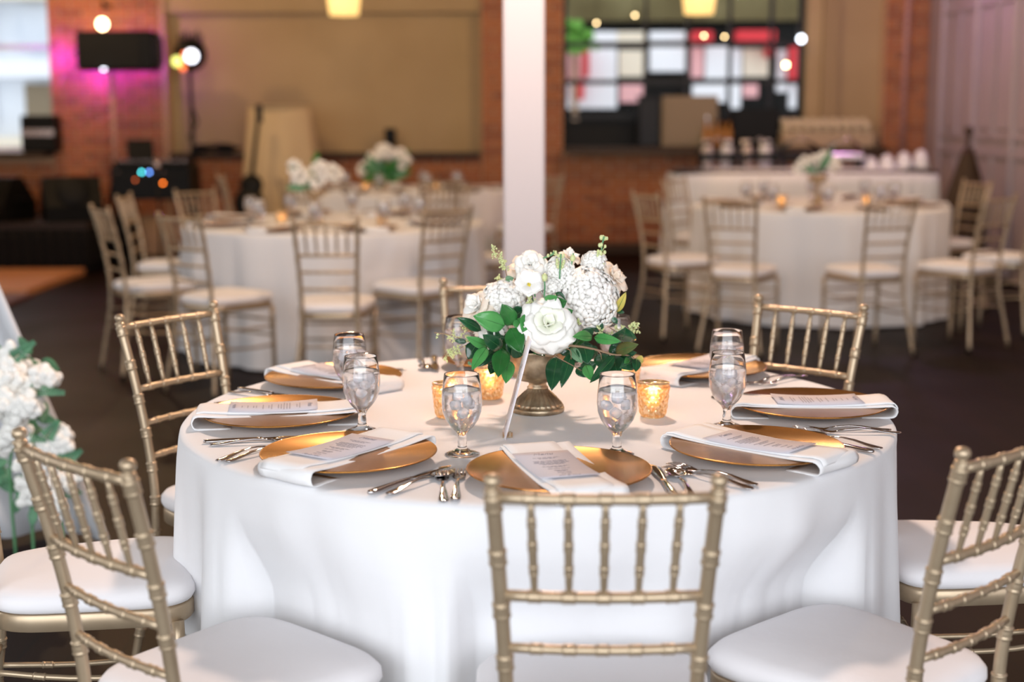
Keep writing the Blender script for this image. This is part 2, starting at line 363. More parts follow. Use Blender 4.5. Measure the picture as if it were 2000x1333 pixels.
MB().box((0, 0, 5), (8, 4, 10)).build('wall', 'out_grey', t, False)
for k in range(5):
    MB().box((1.4, -2.2, .9+k*1.3), (4.6, .5, .3)).build('balcony', 'out_white' if k % 2 else 'out_cream', t, False)
    for j in range(4): MB().box((-.2+j*1.1, -2.02, 1.6+k*1.3), (.6, .1, .7)).build('window', 'taupe' if (j+k) % 2 else 'out_grey', t, False)

# ================================================================== CHAIRS
def ring_radii(pts, r, rings, bump=.0035, w=.006):
    L = [0]
    for i in range(1, len(pts)): L.append(L[-1]+(pts[i]-pts[i-1]).length)
    return [r+sum(bump*exp(-((l-q)/w)**2) for q in rings) for l in L], L
RP = ((-.0125, 0), (-.0104, 0), (-.0098, .8), (-.0078, 1), (-.0055, .5), (-.003, .55), (0, .65), (.003, .55), (.0055, .5), (.0078, 1), (.0098, .8), (.0104, 0), (.0125, 0))
def bamboo(P, r, step=.085, first=None, seg=10, bump=.0030, n=None, ends=None, w=.0095):
    """smooth path resampled densely near the turned rings"""
    C = catmull(P, 5); L = [0]
    for i in range(1, len(C)): L.append(L[-1]+(C[i]-C[i-1]).length)
    T = L[-1]
    rings = n if n is not None else []
    if n is None:
        q = T-(first if first is not None else step/2)
        while q > .02: rings.append(q); q -= step
    S_ = {0, T}
    for q in rings:
        for d, _b in RP: S_.add(min(max(q+d*w/.0085, 0), T))
    k = int(T/.06)+1
    for i in range(k): S_.add(T*i/k)
    if ends:
        for i in range(1, 8): S_.add(T*i/8)
    S_ = sorted(S_); pts = []; rad = []
    for s in S_:
        i = 0
        while i < len(L)-2 and L[i+1] < s: i += 1
        tt = (s-L[i])/max(L[i+1]-L[i], 1e-6); pts.append(C[i].lerp(C[i+1], tt))
        rr = r if not ends else ends+(r-ends)*sin(pi*min(max(s/T, .0), 1))**.6
        for q in rings:
            d = abs(s-q)*.0085/w
            if d < .0125:
                for (d0, b0), (d1, b1) in zip(RP[6:], RP[7:]):
                    if d0 <= d <= d1: rr += bump*(b0+(b1-b0)*(d-d0)/(d1-d0)); break
        rad.append(rr)
    return MB().tube(pts, rad, seg)
def post_path(s):
    return [(s*.190, -.245, 0), (s*.170, -.222, .15), (s*.142, -.196, .33), (s*.134, -.19, .46), (s*.136, -.202, .6), (s*.144, -.232, .76), (s*.153, -.270, .911)]
def post_at(s, z):
    C = catmull(post_path(s), 8)
    for i in range(len(C)-1):
        if C[i].z <= z <= C[i+1].z:
            k = (z-C[i].z)/(C[i+1].z-C[i].z); return C[i].lerp(C[i+1], k)
    return C[-1]
def outline(q, k=1.0, wf=.2, wb=.155, yf=.205, yb=-.185, e=.42):
    cx, sy = cos(q), sin(q)
    x = (abs(cx)**e)*(1 if cx > 0 else -1); y = (abs(sy)**e)*(1 if sy > 0 else -1)
    yy = (yf+yb)/2+y*(yf-yb)/2*k; w = wb+(wf-wb)*(yy-yb)/(yf-yb)
    return x*w*k, yy
def make_chair(label):
    t = thing('chiavari_chair', label, 'chair')
    def P(name, mb, m='gold', **k): return mb.build(name, m, t, **k)
    for s in (-1, 1):
        P('rear_leg', bamboo(post_path(s), .0108, .085, .022, 12))
        e = post_at(s, .910); f = MB().lathe([(.0118, 0), (.0125, .003), (.0075, .006), (.0070, .008), (.0115, .012), (.0125, .018), (.0100, .024), (.003, .027), (0, .027)], 14, (e.x, e.y, e.z-.004))
        P('finial', f)
        P('front_leg', bamboo([(s*.182, .178, 0), (s*.184, .172, .22), (s*.182, .168, .435)], .0125, .12, .09, 10))
        P('foot_cap', MB().lathe([(.014, 0), (.015, .02), (.0, .021)], 8, (s*.198, -.245, 0)), 'blacksat')
    for h in (.899, .748, .665, .582):
        a, b_ = post_at(-1, h), post_at(1, h); mid = (a+b_)/2+Vector((0, -.012, 0)); T = (b_-a).length
        P('top_rail' if h > .8 else 'back_rail', bamboo([a, (a+mid)/2+Vector((0, -.003, 0)), mid, (b_+mid)/2+Vector((0, -.003, 0)), b_], .0082 if h > .7 else .0072, seg=10, n=[T*(i+1)/6*1.003 for i in range(5)], bump=.0020, w=.0075))
    for i in (-2, -1, 0, 1, 2):
        a = post_at(-1, .748).lerp(post_at(1, .748), .5+i/6); b_ = post_at(-1, .899).lerp(post_at(1, .899), .5+i/6)
        o = Vector((0, -.012*(1-(i/3)**2), 0)); a += o; b_ += o; T = (b_-a).length
        P('spindle', bamboo([a, (a+b_)/2, b_], .0062, seg=8, n=[T*.28, T*.52, T*.76], bump=.0015, ends=.0038, w=.006))
    N = 40
    def ring(k, z): return [Vector((*outline(2*pi*i/N, k), z)) for i in range(N)]
    def loft(rs, cap=True):
        mb = MB()
        for r in rs: mb.v += r
        for j in range(len(rs)-1):
            for i in range(N): a = j*N+i; b_ = j*N+(i+1) % N; mb.f.append([a, b_, b_+N, a+N])
        if cap: mb.f.append(list(range(N))[::-1]); mb.f.append([(len(rs)-1)*N+i for i in range(N)])
        return mb
    fr = P('seat_frame', loft([ring(.99, .428), ring(1.0, .431), ring(1.0, .458), ring(.985, .462)])); sharp(fr, 50)
    P('seat_cushion', loft([ring(.96, .4625), ring(1.0, .467), ring(1.025, .477), ring(1.02, .49), ring(.97, .502), ring(.85, .509), ring(.6, .514), ring(.3, .516)]), 'cushion')
    for z in (.33, .23):
        for s in (-1, 1):
            a = post_at(s, z+.02); P('stretcher', bamboo([a, (s*.168, -.02, z), (s*.183, .172, z)], .0062, seg=8, n=[.1, .26], bump=.002))
    for z in (.36, .28): P('stretcher', bamboo([(-.183, .171, z), (0, .171, z), (.183, .171, z)], .0062, seg=8, n=[.1, .26], bump=.002))
    for z in (.30,):
        a, b_ = post_at(-1, z), post_at(1, z); P('stretcher', bamboo([a, (a+b_)/2, b_], .0062, seg=8, n=[.1, .2], bump=.002))
    return t
chairs_main = [
 ((.129, 2.133), 89.3, 'gold bamboo-style chair seen square from behind, nearest the camera at the big table'),
 ((-.472, 2.258), 47.2, 'gold bamboo-style chair with its seat at bottom left, left of the nearest chair'),
 ((-.862, 2.795), 14, 'gold chair at the left picture edge, its cushion tucked against the left of the cloth'),
 ((-.648, 3.401), -35.4, 'gold chair behind the left rim of the big table, back turned to the left wall'),
 ((-.045, 3.91), -89, 'gold chair behind the white centrepiece, only its top left corner showing'),
 ((.602, 3.474), -130.6, 'gold chair behind the right rim of the big table, five spindles clear against floor'),
 ((.985, 2.93), 180, 'gold chair with white cushion cut by the right picture edge'),
 ((.587, 2.316), 132, 'gold chair at bottom right, its post tall in front of the right picture edge'),
]
T2C, T3C, T4C, TR = Vector((-1.07, 8.62)), Vector((2.2, 10.18)), Vector((-.95, 12.35)), .9
chairs_bg = [
 ((-2.0, 7.85), 33, 'blurred gold chair farthest left at the left rear table, back seen edge-on', 2),
 ((-2.14, 8.87), 0, 'blurred gold chair with cream cushion beyond the leftmost chair of the left rear table', 2),
 ((-1.49, 7.28), 53, 'blurred gold chair turned half right in front of the left rear table', 2),
 ((-.88, 6.99), 90, 'blurred gold chair square-on in front of the left rear table', 2),
 ((-.505, 7.70), 130, 'blurred gold chair at the right front of the left rear table, near the white post', 2),
 ((-.12, 9.25), 208, 'blurred gold chair right of the left rear table, warm-lit cushion touching the white post', 2),
 ((-1.9, 9.28), -42, 'blurred gold chair at the far left rim of the left rear table, facing the camera', 2),
 ((-.55, 9.75), -112, 'blurred gold chair at the far right rim of the left rear table', 2),
 ((1.08, 9.08), 26, 'blurred gold chair leftmost at the right rear table, back legs splayed', 3),
 ((1.45, 10.78), -40, 'blurred gold chair at the far left rim of the right rear table', 3),
 ((1.37, 8.47), 66, 'blurred gold chair left of centre in front of the right rear table', 3),
 ((2.11, 8.43), 106, 'blurred gold chair right of centre in front of the right rear table', 3),
 ((2.73, 8.65), 126, 'blurred gold chair at the right front of the right rear table, cushion turned left', 3),
 ((3.17, 9.2), 143, 'blurred gold chair cut by the right picture edge at the right rear table', 3),
 ((3.12, 10.25), 200, 'blurred gold chair against the grey door at the right rear table', 3),
 ((-2.12, 11.75), 20, 'small blurred gold chair left of the farthest table', 4),
 ((-1.55, 11.25), 62, 'small blurred gold chair in front left of the farthest table', 4),
 ((-.62, 11.15), 106, 'small blurred gold chair in front right of the farthest table', 4),
 ((.12, 11.75), 152, 'small blurred gold chair right of the farthest table by the brick pier', 4),
]
chair0 = make_chair('x'); KIDS[chair0.name] = list(chair0.children)
first = True
def place_chair(xy, ang, label, group):
    global first
    if first:
        first = False; o = chair0; o.location = (*xy, 0); o.rotation_euler = (0, 0, R(ang-90)); o['label'] = label; o['group'] = group
    else: o = copy_tree(chair0, None, (*xy, 0), R(ang-90), label, group)
    return o
for xy, a, l in chairs_main: place_chair(xy, a, l, 'gold chairs around the main table')
GN = {2: 'gold chairs around the left rear table', 3: 'gold chairs around the right rear table', 4: 'gold chairs around the farthest table'}
for xy, a, l, k in chairs_bg: place_chair(xy, a, l, GN[k])

# ================================================================== TABLES AND CLOTHS
def seat_dist(px, py, ch):            # inside measure of seat footprint
    (x, y), a = ch[0], R(ch[1]-90); dx, dy = px-x, py-y
    lx = dx*cos(-a)-dy*sin(-a); ly = dx*sin(-a)+dy*cos(-a)
    return abs(lx) < .225 and -.3 < ly < .232
def cloth(c, rad, seats, label, seed, nth=384, zt=.7655, amp=.027, loc_z=.012):
    rnd = random.Random(seed); fr = [(rnd.randint(9, 15), rnd.random()*7, 1.0), (rnd.randint(19, 26), rnd.random()*7, .55), (rnd.randint(31, 40), rnd.random()*7, .3), (rnd.randint(3, 6), rnd.random()*7, .5)]
    ind = []
    for i in range(nth):
        q = 2*pi*i/nth; d = 0; rr = rad+.045
        while d < .3 and any(seat_dist(c[0]+cos(q)*(rr-d), c[1]+sin(q)*(rr-d), ch) for ch in seats): d += .008
        ind.append(d)
    for _ in range(2):
        ind = [max(ind[i], (ind[i-1]+ind[(i+1) % nth])*.5) for i in range(nth)]
    sm = [sum(ind[(i+k) % nth] for k in range(-2, 3))/5 for i in range(nth)]; ind = [max(a, b_) for a, b_ in zip(ind, sm)]
    prof = [(0, 0, 0)]
    rows = [(rad*.0, zt), (rad*.3, zt), (rad*.6, zt), (rad*.85, zt), (rad*.96, zt), (rad-.012, zt-.0003), (rad-.004, zt-.003), (rad+.001, zt-.009), (rad+.003, zt-.02)]
    for k in range(1, 25): rows.append((rad+.004, zt-.02-(zt-.02-loc_z)*k/24))
    mb = MB()
    for j, (r0, z) in enumerate(rows):
        for i in range(nth):
            q = 2*pi*i/nth; r = r0
            if r0 > rad*.9:
                t_ = max(0, (zt-.012-z)/zt)
                f = sum(w*sin(n*q+p+.5*sin(3*q+p)) for n, p, w in fr)
                f = f/1.6; f = f+.25*f*abs(f)
                r += amp*(t_**.6)*f+.007*t_+.010*t_*(f > 0)*f
                g = min(1, max(0, (.70-z)/.19)); g = g*g*(3-2*g)
                r -= g*max(0, ind[i]+(r-rad-.03 if ind[i] > .01 else 0))
            wz = 0
            if r0 < rad*.97: wz = .0006*sin(9*q+r0*20)+.0004*sin(23*r0*cos(q)+4)+0.0006
            mb.v.append(Vector((cos(q)*r, sin(q)*r, z+wz*(r0 > 0))))
    for j in range(len(rows)-1):
        for i in range(nth):
            a = j*nth+i; b_ = j*nth+(i+1) % nth; mb.f.append([a, a+nth, b_+nth, b_])
    return tag(mb.build('tablecloth', 'linen', None, loc=(c[0], c[1], 0)), label, 'tablecloth', 'white round tablecloths')
def table(c, rad, label):
    t = thing('round_table', label, 'table', (c[0], c[1], 0), 0, 'round banquet tables')
    MB().lathe([(0, .738), (rad-.012, .738), (rad-.006, .742), (rad-.006, .756), (rad-.012, .7605), (0, .7605)], 64).build('tabletop', 'sill', t)
    for a in range(4):
        q = R(45+90*a); p = Vector((cos(q)*rad*.3, sin(q)*rad*.3, 0))
        MB().tube([p, p+Vector((0, 0, .738))], .02, 8).build('leg', 'blacksat', t)
    return t
MC = (.0537, 3.064)
table(MC, .765, 'round table hidden beneath the cloth of the main place settings')
cloth(MC, .765, [chairs_main[0], chairs_main[1], chairs_main[7]], 'white floor-length cloth over the sharp round table in the foreground', 5)
for c, l, k, sd in ((T2C, 'left rear', 2, 11), (T3C, 'right rear', 3, 12), (T4C, 'farthest', 4, 13)):
    table(c, TR, 'round table beneath the cloth of the blurred %s table' % l)
    cloth(c, TR, [q for q in chairs_bg if q[3] == k], 'white cloth over the blurred %s round table' % l, sd, 180, amp=.028)

# ================================================================== PLACE SETTINGS
def make_charger():
    t = thing('charger_plate', 'x', 'plate')
    MB().lathe([(0, .004), (.085, .004), (.10, .0035), (.108, .006), (.125, .011), (.150, .0155), (.1625, .0195), (.1645, .0212), (.163, .0225), (.15, .0185), (.128, .0145), (.112, .0105), (.104, .0068), (.09, .0062), (0, .0062)], 64).build('dish', 'charger', t)
    MB().lathe([(.1630, .0206), (.1650, .0206), (.1656, .0218), (.1640, .0232), (.1626, .0225)], 64).build('raised_rim', 'charger', t)
    MB().lathe([(.098, .0060), (.104, .0066), (.1015, .0080), (.097, .0072)], 64).build('inner_ring', 'charger', t)
    return t
def make_napkin(seed=1):
    rnd = random.Random(seed)
    prof = [(-.100, .0016), (-.15, .0018), (-.170, .0035), (-.1755, .012), (-.1745, .0195), (-.164, .0265), (-.13, .0245), (-.08, .0225), (0, .0215), (.08, .0225), (.13, .0245), (.164, .0265), (.1745, .0195), (.1755, .012), (.170, .0035), (.15, .0018), (.100, .0016)]
    P = catmull([(0, a, b_) for a, b_ in prof], 3); n = len(P)
    def fn(u, v):
        p = P[min(int(v*(n-1)+.5), n-1)]; w = .061+.009*sin(v*pi)*(1 if u > .5 else .6)
        x = (u-.5)*2*w+.004*sin(v*9+seed); top = p.z > .02
        return (x, p.y+(.004*sin(u*5+seed) if abs(p.y) > .16 else 0), p.z+(.0012*sin(u*11+v*13+seed)+.0012 if top else 0))
    t = thing('napkin', 'x', 'napkin')
    o = MB().grid(fn, 10, n-1).build('folded_sleeve', 'napkin', t); q = o.modifiers.new('t', 'SOLIDIFY'); q.thickness = .0022; q.offset = 1
    def fn2(u, v):
        p = P[min(int((.2+v*.6)*(n-1)+.5), n-1)]; return (-.056+u*.098, p.y*.99, p.z+.0045+.001*sin(v*8))
    o = MB().grid(fn2, 6, 24).build('upper_fold', 'napkin', t); q = o.modifiers.new('t', 'SOLIDIFY'); q.thickness = .002; q.offset = 1
    return t
def make_card():
    t = thing('menu_card', 'x', 'card')
    w, l = .106, .185
    MB().grid(lambda u, v: ((u-.5)*w, (v-.5)*l, .0298+.004*(2*v-1)**2), 2, 10).build('paper', 'card', t, thick=.0007)
    def zz(y): return .0304+.004*(2*y/l)**2
    txt = MB(); rnd = random.Random(3)
    def line(y, width, h=.0016):
        x = -width/2
        while x < width/2:
            k = min(.004+rnd.random()*.008, width/2-x); txt.box((x+k/2, y, zz(y)+.0003), (k, h, .0003)); x += k+.002
    for y, wd in ((.055, .05), (.049, .03), (.034, .062), (.028, .06), (.022, .066), (.016, .05), (.010, .04), (-.004, .05), (-.010, .03), (-.022, .04), (-.036, .026), (-.042, .02), (-.054, .024), (-.066, .018)):
        line(y, wd)
    tag(txt.build('printed_lines', 'ink', t, False), None, None, None, 'stuff')
    for word, y, sz in (('Menu', .072, .017), ('Mr & Mrs', -.086, .010)):
        cu = bpy.data.curves.new('lettering', 'FONT'); cu.body = word; cu.size = sz; cu.align_x = 'CENTER'; cu.extrude = .0002; cu.shear = .35
        tmp = bpy.data.objects.new('lettering', cu); me = bpy.data.meshes.new_from_object(tmp); bpy.data.objects.remove(tmp)
        me.materials.clear(); me.materials.append(M['ink']); o = bpy.data.objects.new('lettering', me); COL.objects.link(o); o.parent = t
        o.location = (0, y, zz(y)+.0004)
    return t
def strip(pts, widths, thick, m, name, par):
    """flat handle-like bar: pts centre line (y,z), widths half-width"""
    mb = MB(); n = len(pts)
    for (y, z), w in zip(pts, widths):
        for a, b_ in ((-1, 0), (-.75, .7), (0, 1), (.75, .7), (1, 0), (.75, -.6), (0, -.8), (-.75, -.6)): mb.v.append(Vector((a*w, y, z+b_*thick/2)))
    for i in range(n-1):
        for k in range(8):
            j = (k+1) % 8; mb.f.append([i*8+k, i*8+8+k, i*8+8+j, i*8+j])
    mb.f.append(list(range(8))); mb.f.append([(n-1)*8+7-k for k in range(8)])
    return mb.build(name, m, par)
HP = [(-.105, .0035), (-.10, .0035), (-.088, .004), (-.07, .006), (-.045, .010), (-.02, .0115), (0, .010), (.02, .007)]
HW = [.004, .0085, .0095, .0075, .005, .0035, .003, .0028]
def make_fork():
    t = thing('fork', 'x', 'fork'); strip(HP, HW, .0035, 'silver', 'handle', t)
    strip([(.02, .007), (.03, .0045), (.04, .0045), (.05, .006)], [.0028, .008, .0115, .0125], .002, 'silver', 'head', t)
    for i in range(4):
        x = (i-1.5)*.0065; o = strip([(.048, .0055), (.065, .008), (.082, .009), (.095, .0075)], [.0022, .0019, .0016, .0008], .0018, 'silver', 'tine', t); o.location = (x, 0, 0)
    return t
def make_knife():
    t = thing('knife', 'x', 'knife'); strip([(-.115, .005), (-.108, .005), (-.09, .0055), (-.05, .006), (-.01, .006), (0, .006)], [.003, .0085, .0095, .0075, .006, .0055], .007, 'silver', 'handle', t)
    def fn(u, v):
        y = v*.112; w = .0055+.0055*sin(min(v*1.35, 1)*pi*.5)-(.014*(max(v-.78, 0)/.22)**2); return ((u-.4)*2*max(w, .001), y, .0062+.0*u)
    MB().grid(fn, 3, 12).build('blade', 'silver', t, thick=.0016)
    return t
def make_spoon():
    t = thing('spoon', 'x', 'spoon'); strip(HP, HW, .0035, 'silver', 'handle', t)
    def fn(u, v):
        q = 2*pi*u; r = v; return (.0185*r*cos(q)*(1-.12*sin(q)), .048+.030*r*sin(q), .0035+.0065*r*r)
    MB().grid(fn, 20, 5, True).build('bowl', 'silver', t, thick=.0012)
    return t
def make_glass():
    t = thing('water_goblet', 'x', 'glass')
    prof = [(0, 0), (.030, 0), (.0335, .0015), (.0335, .003), (.026, .0055), (.016, .009), (.0105, .013), (.0085, .019), (.0092, .025), (.0078, .031), (.0085, .038), (.0125, .0455), (.0225, .056), (.0315, .069), (.0372, .085), (.0388, .102), (.0382, .120), (.0360, .138), (.0338, .156), (.0334, .158), (.0325, .1575)]
    inn = [(.0345, .138), (.0367, .120), (.0373, .102), (.0357, .086), (.0300, .070), (.0210, .058), (.0110, .050), (0, .0475)]
    MB().lathe(prof+inn, 40).build('glass_body', 'glass', t)
    w = [(0, .0472), (.0112, .0498), (.0213, .0578), (.0303, .0698), (.0360, .0860), (.0376, .102), (.0370, .120), (.0361, .1275), (.034, .1262), (.02, .126), (0, .126)]
    MB().lathe(w, 40).build('water', 'water', t)
    rnd = random.Random(5)
    for p in ((.006, .004, .112), (-.014, -.004, .108), (.008, -.014, .098), (-.004, .013, .100), (.0, -.002, .084)):
        o = MB().bbox((0, 0, 0), (.017, .016, .015), .003).build('ice_cube', 'ice', t); o.location = p; o.rotation_euler = (rnd.random()*2, rnd.random()*2, rnd.random()*3)
    return t
def make_votive():
    t = thing('votive_holder', 'x', 'candle holder')
    def mod(q, z, i): return 1
    mb = MB(); nu, nv = 96, 44
    def fn(u, v):
        q = 2*pi*u; z = .003+v*.071; r = .0265+.0085*(v**.8) if v < .8 else .0265+.0085*(.8**.8)+.0012*(v-.8)/.2
        d = 0
        if .06 < v < .93: d = .0022*(abs(sin(6*q+v*11*1.0))*abs(sin(6*q-v*11*1.0)))**.6
        return (cos(q)*(r+d), sin(q)*(r+d), z)
    mb.grid(fn, nu, nv, True); n = len(mb.v)
    mb.lathe([(.0354, .074), (.0350, .0755), (.0332, .0755), (.0328, .072), (.025, .008), (0, .007)], nu)
    mb.lathe([(0, 0), (.024, 0), (.0265, .003)], nu)
    mb.build('cup', 'mercury', t)
    MB().lathe([(0, .009), (.018, .009), (.018, .027), (.016, .0275), (0, .026)], 20).build('tealight', 'wax', t)
    MB().lathe([(.0005, .028), (.003, .033), (.0036, .037), (.002, .044), (0, .05)], 10).build('flame', 'flame', t)
    return t
PL = [  # (centre, extra yaw, wording)
 ((.083, 2.462), 13, 'at the place nearest the camera'),
 ((-.306, 2.595), 3, 'at the front left place'),
 ((-.495, 2.965), -2, 'at the left place, by the left rim'),
 ((-.431, 3.38), -8, 'at the back left place'),
 ((-.015, 3.63), 0, 'at the back place behind the flowers'),
 ((.470, 3.50), 2, 'at the back right place'),
 ((.649, 3.034), 2, 'at the right place, by the right rim'),
 ((.464, 2.638), 4, 'at the front right place')]
ch0, na0, ca0, fo0, kn0, sp0, gl0, vo0 = make_charger(), make_napkin(), make_card(), make_fork(), make_knife(), make_spoon(), make_glass(), make_votive()
for o in (ch0, na0, ca0, fo0, kn0, sp0, gl0, vo0): KIDS[o.name] = list(o.children)
used = set()
def put(o, loc, rz, label, group):
    if o.name not in used:
        used.add(o.name); o.location = loc; o.rotation_euler = (0, 0, rz); o['label'] = label; o['group'] = group; return o
    return copy_tree(o, None, loc, rz, label, group)
ZT = .7665
gl_pos = [(.2, 2.655), (-.096, 2.659), (-.309, 2.865), (-.365, 3.155), (-.128, 3.435), (.253, 3.43), (.49, 3.2), (.446, 2.895)]
for i, (c, yaw, w) in enumerate(PL):
    a = atan2(MC[1]-c[1], MC[0]-c[0])-pi/2; rn = random.Random(i+40)
    def loc(x, y, z=ZT, a=a, c=c): return (c[0]+cos(a)*x-sin(a)*y, c[1]+sin(a)*x+cos(a)*y, z)
    put(ch0, (*c, ZT+.002), a, 'gold charger plate '+w, 'gold charger plates on the main table')
    put(na0, (*c, ZT), a+R(yaw), 'white folded napkin wrapped over the gold plate '+w, 'napkins on the main table')
    put(ca0, loc(-.008, -.012), a+R(yaw), 'pale lavender menu card lying on the napkin '+w, 'menu cards on the main table')
    j = lambda k: (rn.random()-.5)*k
    put(fo0, loc(-.180+j(.004), -.03+j(.015)), a+j(.12), 'inner fork, nearest the gold plate '+w, 'forks on the main table')
    put(fo0, loc(-.206+j(.004), -.042+j(.015)), a+j(.1), 'outer fork by the gold plate '+w, 'forks on the main table')
    put(kn0, loc(.184+j(.006), -.03+j(.02)), a+j(.12), 'steel table knife beside the gold plate '+w, 'knives on the main table')
    put(sp0, loc(.212+j(.006), -.03+j(.02)), a+j(.12), 'steel spoon outside the knife '+w, 'spoons on the main table')
    put(gl0, (*gl_pos[i], ZT), j(6), 'stemmed glass of iced water '+w, 'water goblets on the main table')
for (x, y), w in (((-.137, 3.0), 'half hidden by a goblet left of the urn'), ((-.051, 3.205), 'under the leaves on the left of the urn'), ((.303, 3.0), 'right of the urn beside a goblet'), ((.272, 3.33), 'behind the drooping leaves on the right')):
    put(vo0, (x, y, ZT), random.random(), 'gold mercury-glass candle holder '+w, 'candle holders on the main table')
    point('candle_light', (x, y, ZT+.055), 2.0, (1, .5, .2), .012)
# settings on the blurred tables
def ring_settings(c, rad, n, off, word, glasses=True):
    for i in range(n):
        q = 2*pi*i/n+off; p = (c[0]+cos(q)*(rad-.2), c[1]+sin(q)*(rad-.2)); a = q+pi/2
        hd = ['right', 'back right', 'back', 'back left', 'left', 'front left', 'front', 'front right'][int(((q % (2*pi))+pi/8)//(pi/4)) % 8]
        w = 'at the %s place of the blurred %s table' % (hd, word)
        put(ch0, (*p, ZT+.002), a, 'gold charger plate '+w, 'gold charger plates on the %s table' % word)
        put(na0, (*p, ZT), a, 'white folded napkin '+w, 'napkins on the %s table' % word)
        g = (c[0]+cos(q+.3)*(rad-.38), c[1]+sin(q+.3)*(rad-.38))
        put(gl0, (*g, ZT), 0, 'water goblet '+w, 'water goblets on the %s table' % word)
ring_settings(T2C, TR, 8, .39, 'left rear'); ring_settings(T3C, TR, 8, .39, 'right rear'); ring_settings(T4C, TR, 8, .2, 'farthest')
for c, w in ((T2C, 'left rear'), (T3C, 'right rear'), (T4C, 'farthest')):
    for k, (dx, dy) in enumerate(((-.3, -.14), (.3, -.14))):
        put(vo0, (c[0]+dx, c[1]+dy, ZT), 0, 'gold candle holder %s of the flowers on the blurred %s table' % (('left', 'right')[k], w), 'candle holders on the %s table' % w)
# wine glasses reading as bright specks on the two middle tables: taller goblets already placed above

# ================================================================== URN AND FLOWERS
UC = Vector((.056, 3.062, ZT))
ut = thing('bronze_urn', 'antiqued bronze footed urn with fluted foot holding the white flowers', 'vase', UC)
MB().lathe([(0, 0), (.056, 0), (.0585, .003), (.0585, .010), (.055, .0135)], 48).build('base_ring', 'urn', ut)
MB().lathe([(.054, .013), (.050, .020), (.040, .032), (.029, .043), (.022, .049), (.0215, .052)], 72, mod=lambda q, z, i: 1+.06*cos(24*q)).build('fluted_foot', 'urn', ut)
MB().lathe([(.0215, .051), (.0235, .054), (.0195, .058), (.019, .063), (.024, .067), (.026, .069)], 40).build('stem_collar', 'urn', ut)
MB().lathe([(.024, .068), (.045, .072), (.062, .083), (.071, .099), (.0735, .118), (.074, .136), (.0765, .140), (.0745, .142), (.0715, .138), (.070, .118), (.06, .09), (0, .078)], 72, mod=lambda q, z, i: 1+.02*abs(cos(5*q))-.008).build('lobed_bowl', 'urn', ut)

fa = thing('flower_arrangement', 'low arrangement of white roses, hydrangea and glossy green leaves in the urn', 'flowers', UC+Vector((0, 0, .13)))
FO = UC+Vector((0, 0, .13))
def loc_v(p): return Vector(p)-FO
mb = MB()
for i in range(40):
    q = random.random()*2*pi; r = .062*random.random()**.5; mb.ball((r*cos(q), r*sin(q), -.004+random.random()*.012), .014, 6)
tag(mb.build('floral_foam', 'foam', fa), None, None, None, 'stuff')
def basis(n):
    n = Vector(n).normalized(); a = n.cross(Vector((0, 0, 1)) if abs(n.z) < .95 else Vector((1, 0, 0))).normalized(); return a, n.cross(a), n
def petal(mb, c, n, phi, base_r, length, width, open_, curl, ruffle=0, nu=6, nv=5):
    """petal rising along n from c, leaning outward by open_ (rad), tip curling by curl"""
    a, b_, n = basis(n)
    out = a*cos(phi)+b_*sin(phi); side = n.cross(out)
    def fn(u, v):
        s = (u-.5)*2; ang = open_+curl*v*v; w = width*(sin(min(v*.8+.18, 1)*pi*.62))*(1-.30*max(0, v-.75)/.25)
        L = length*v*(1+.10*(1-abs(s))**1.5*v+.05*sin(phi*5+s*4)*v)
        h = n*(L*cos(ang*.75))+out*(L*sin(ang)+base_r)
        bend = (s*s)*width*.38*(1-.4*v)
        rf = ruffle*length*sin(s*9+phi*3)*v*v
        return Vector(c)+h+side*(s*w)-out*(bend*.9)+n*rf-n*(.10*length*s*s*v)
    mb.grid(fn, nu, nv)
def rose(c, n, r, m='petal', core='petal_core', layers=(3, 4, 5, 6, 7), name='rose', ruffle=.02):
    t_ = bpy.data.objects.new(name, None); COL.objects.link(t_); t_.parent = fa; c = loc_v(c)
    mb = MB(); mb2 = MB(); k = 0
    for li, cnt in enumerate(layers):
        f = li/(len(layers)-1)
        for i in range(cnt):
            phi = 2*pi*i/cnt+li*1.1+random.uniform(-.1, .1)
            petal(mb2 if li < 2 else mb, c-Vector(n).normalized()*r*.35*f, n, phi, r*(.03+.12*f), r*(.60+.46*f)*random.uniform(.92, 1.08), r*(.27+.44*f)*random.uniform(.9, 1.12), (.10+.95*f)*random.uniform(.92, 1.06), .2+.8*f*random.uniform(.7, 1.3), ruffle)
    mb2.build('inner_petals', core, t_, thick=.0006); mb.build('outer_petals', m, t_, thick=.0007)
    return t_
def leaf_mesh(mb, b_, tip, w, roll=0, droop=.12, fold=.18, nv=8, shape=1.0, mbv=None):
    b_, tip = Vector(b_), Vector(tip); d = tip-b_; L = d.length; d.normalize()
    view = Vector((0, -1, .25)); side = d.cross(view).normalized(); nrm = side.cross(d).normalized()
    side, nrm = side*cos(roll)+nrm*sin(roll), nrm*cos(roll)-side*sin(roll)
    if nrm.y > 0: nrm = -nrm
    def cen(v): return b_+d*L*v+nrm*(droop*L*sin(pi*v)*.5)
    def fn(u, v):
        s = (u-.5)*2; ww = w*(sin(pi*min(1, v**.85))**.75)*(1-.12*v)*shape
        if v > .985: ww = 0
        return cen(v)+side*(s*ww/2)+nrm*(abs(s)*fold*ww*.5+.02*w*sin(v*12+s*2))
    mb.grid(fn, 6, nv)
    if mbv is not None: mbv.tube([cen(v/5)+nrm*.0006+Vector((0, -.0004, 0)) for v in range(6)], [.0006, .0005, .0005, .0004, .0003, .0002], 5)
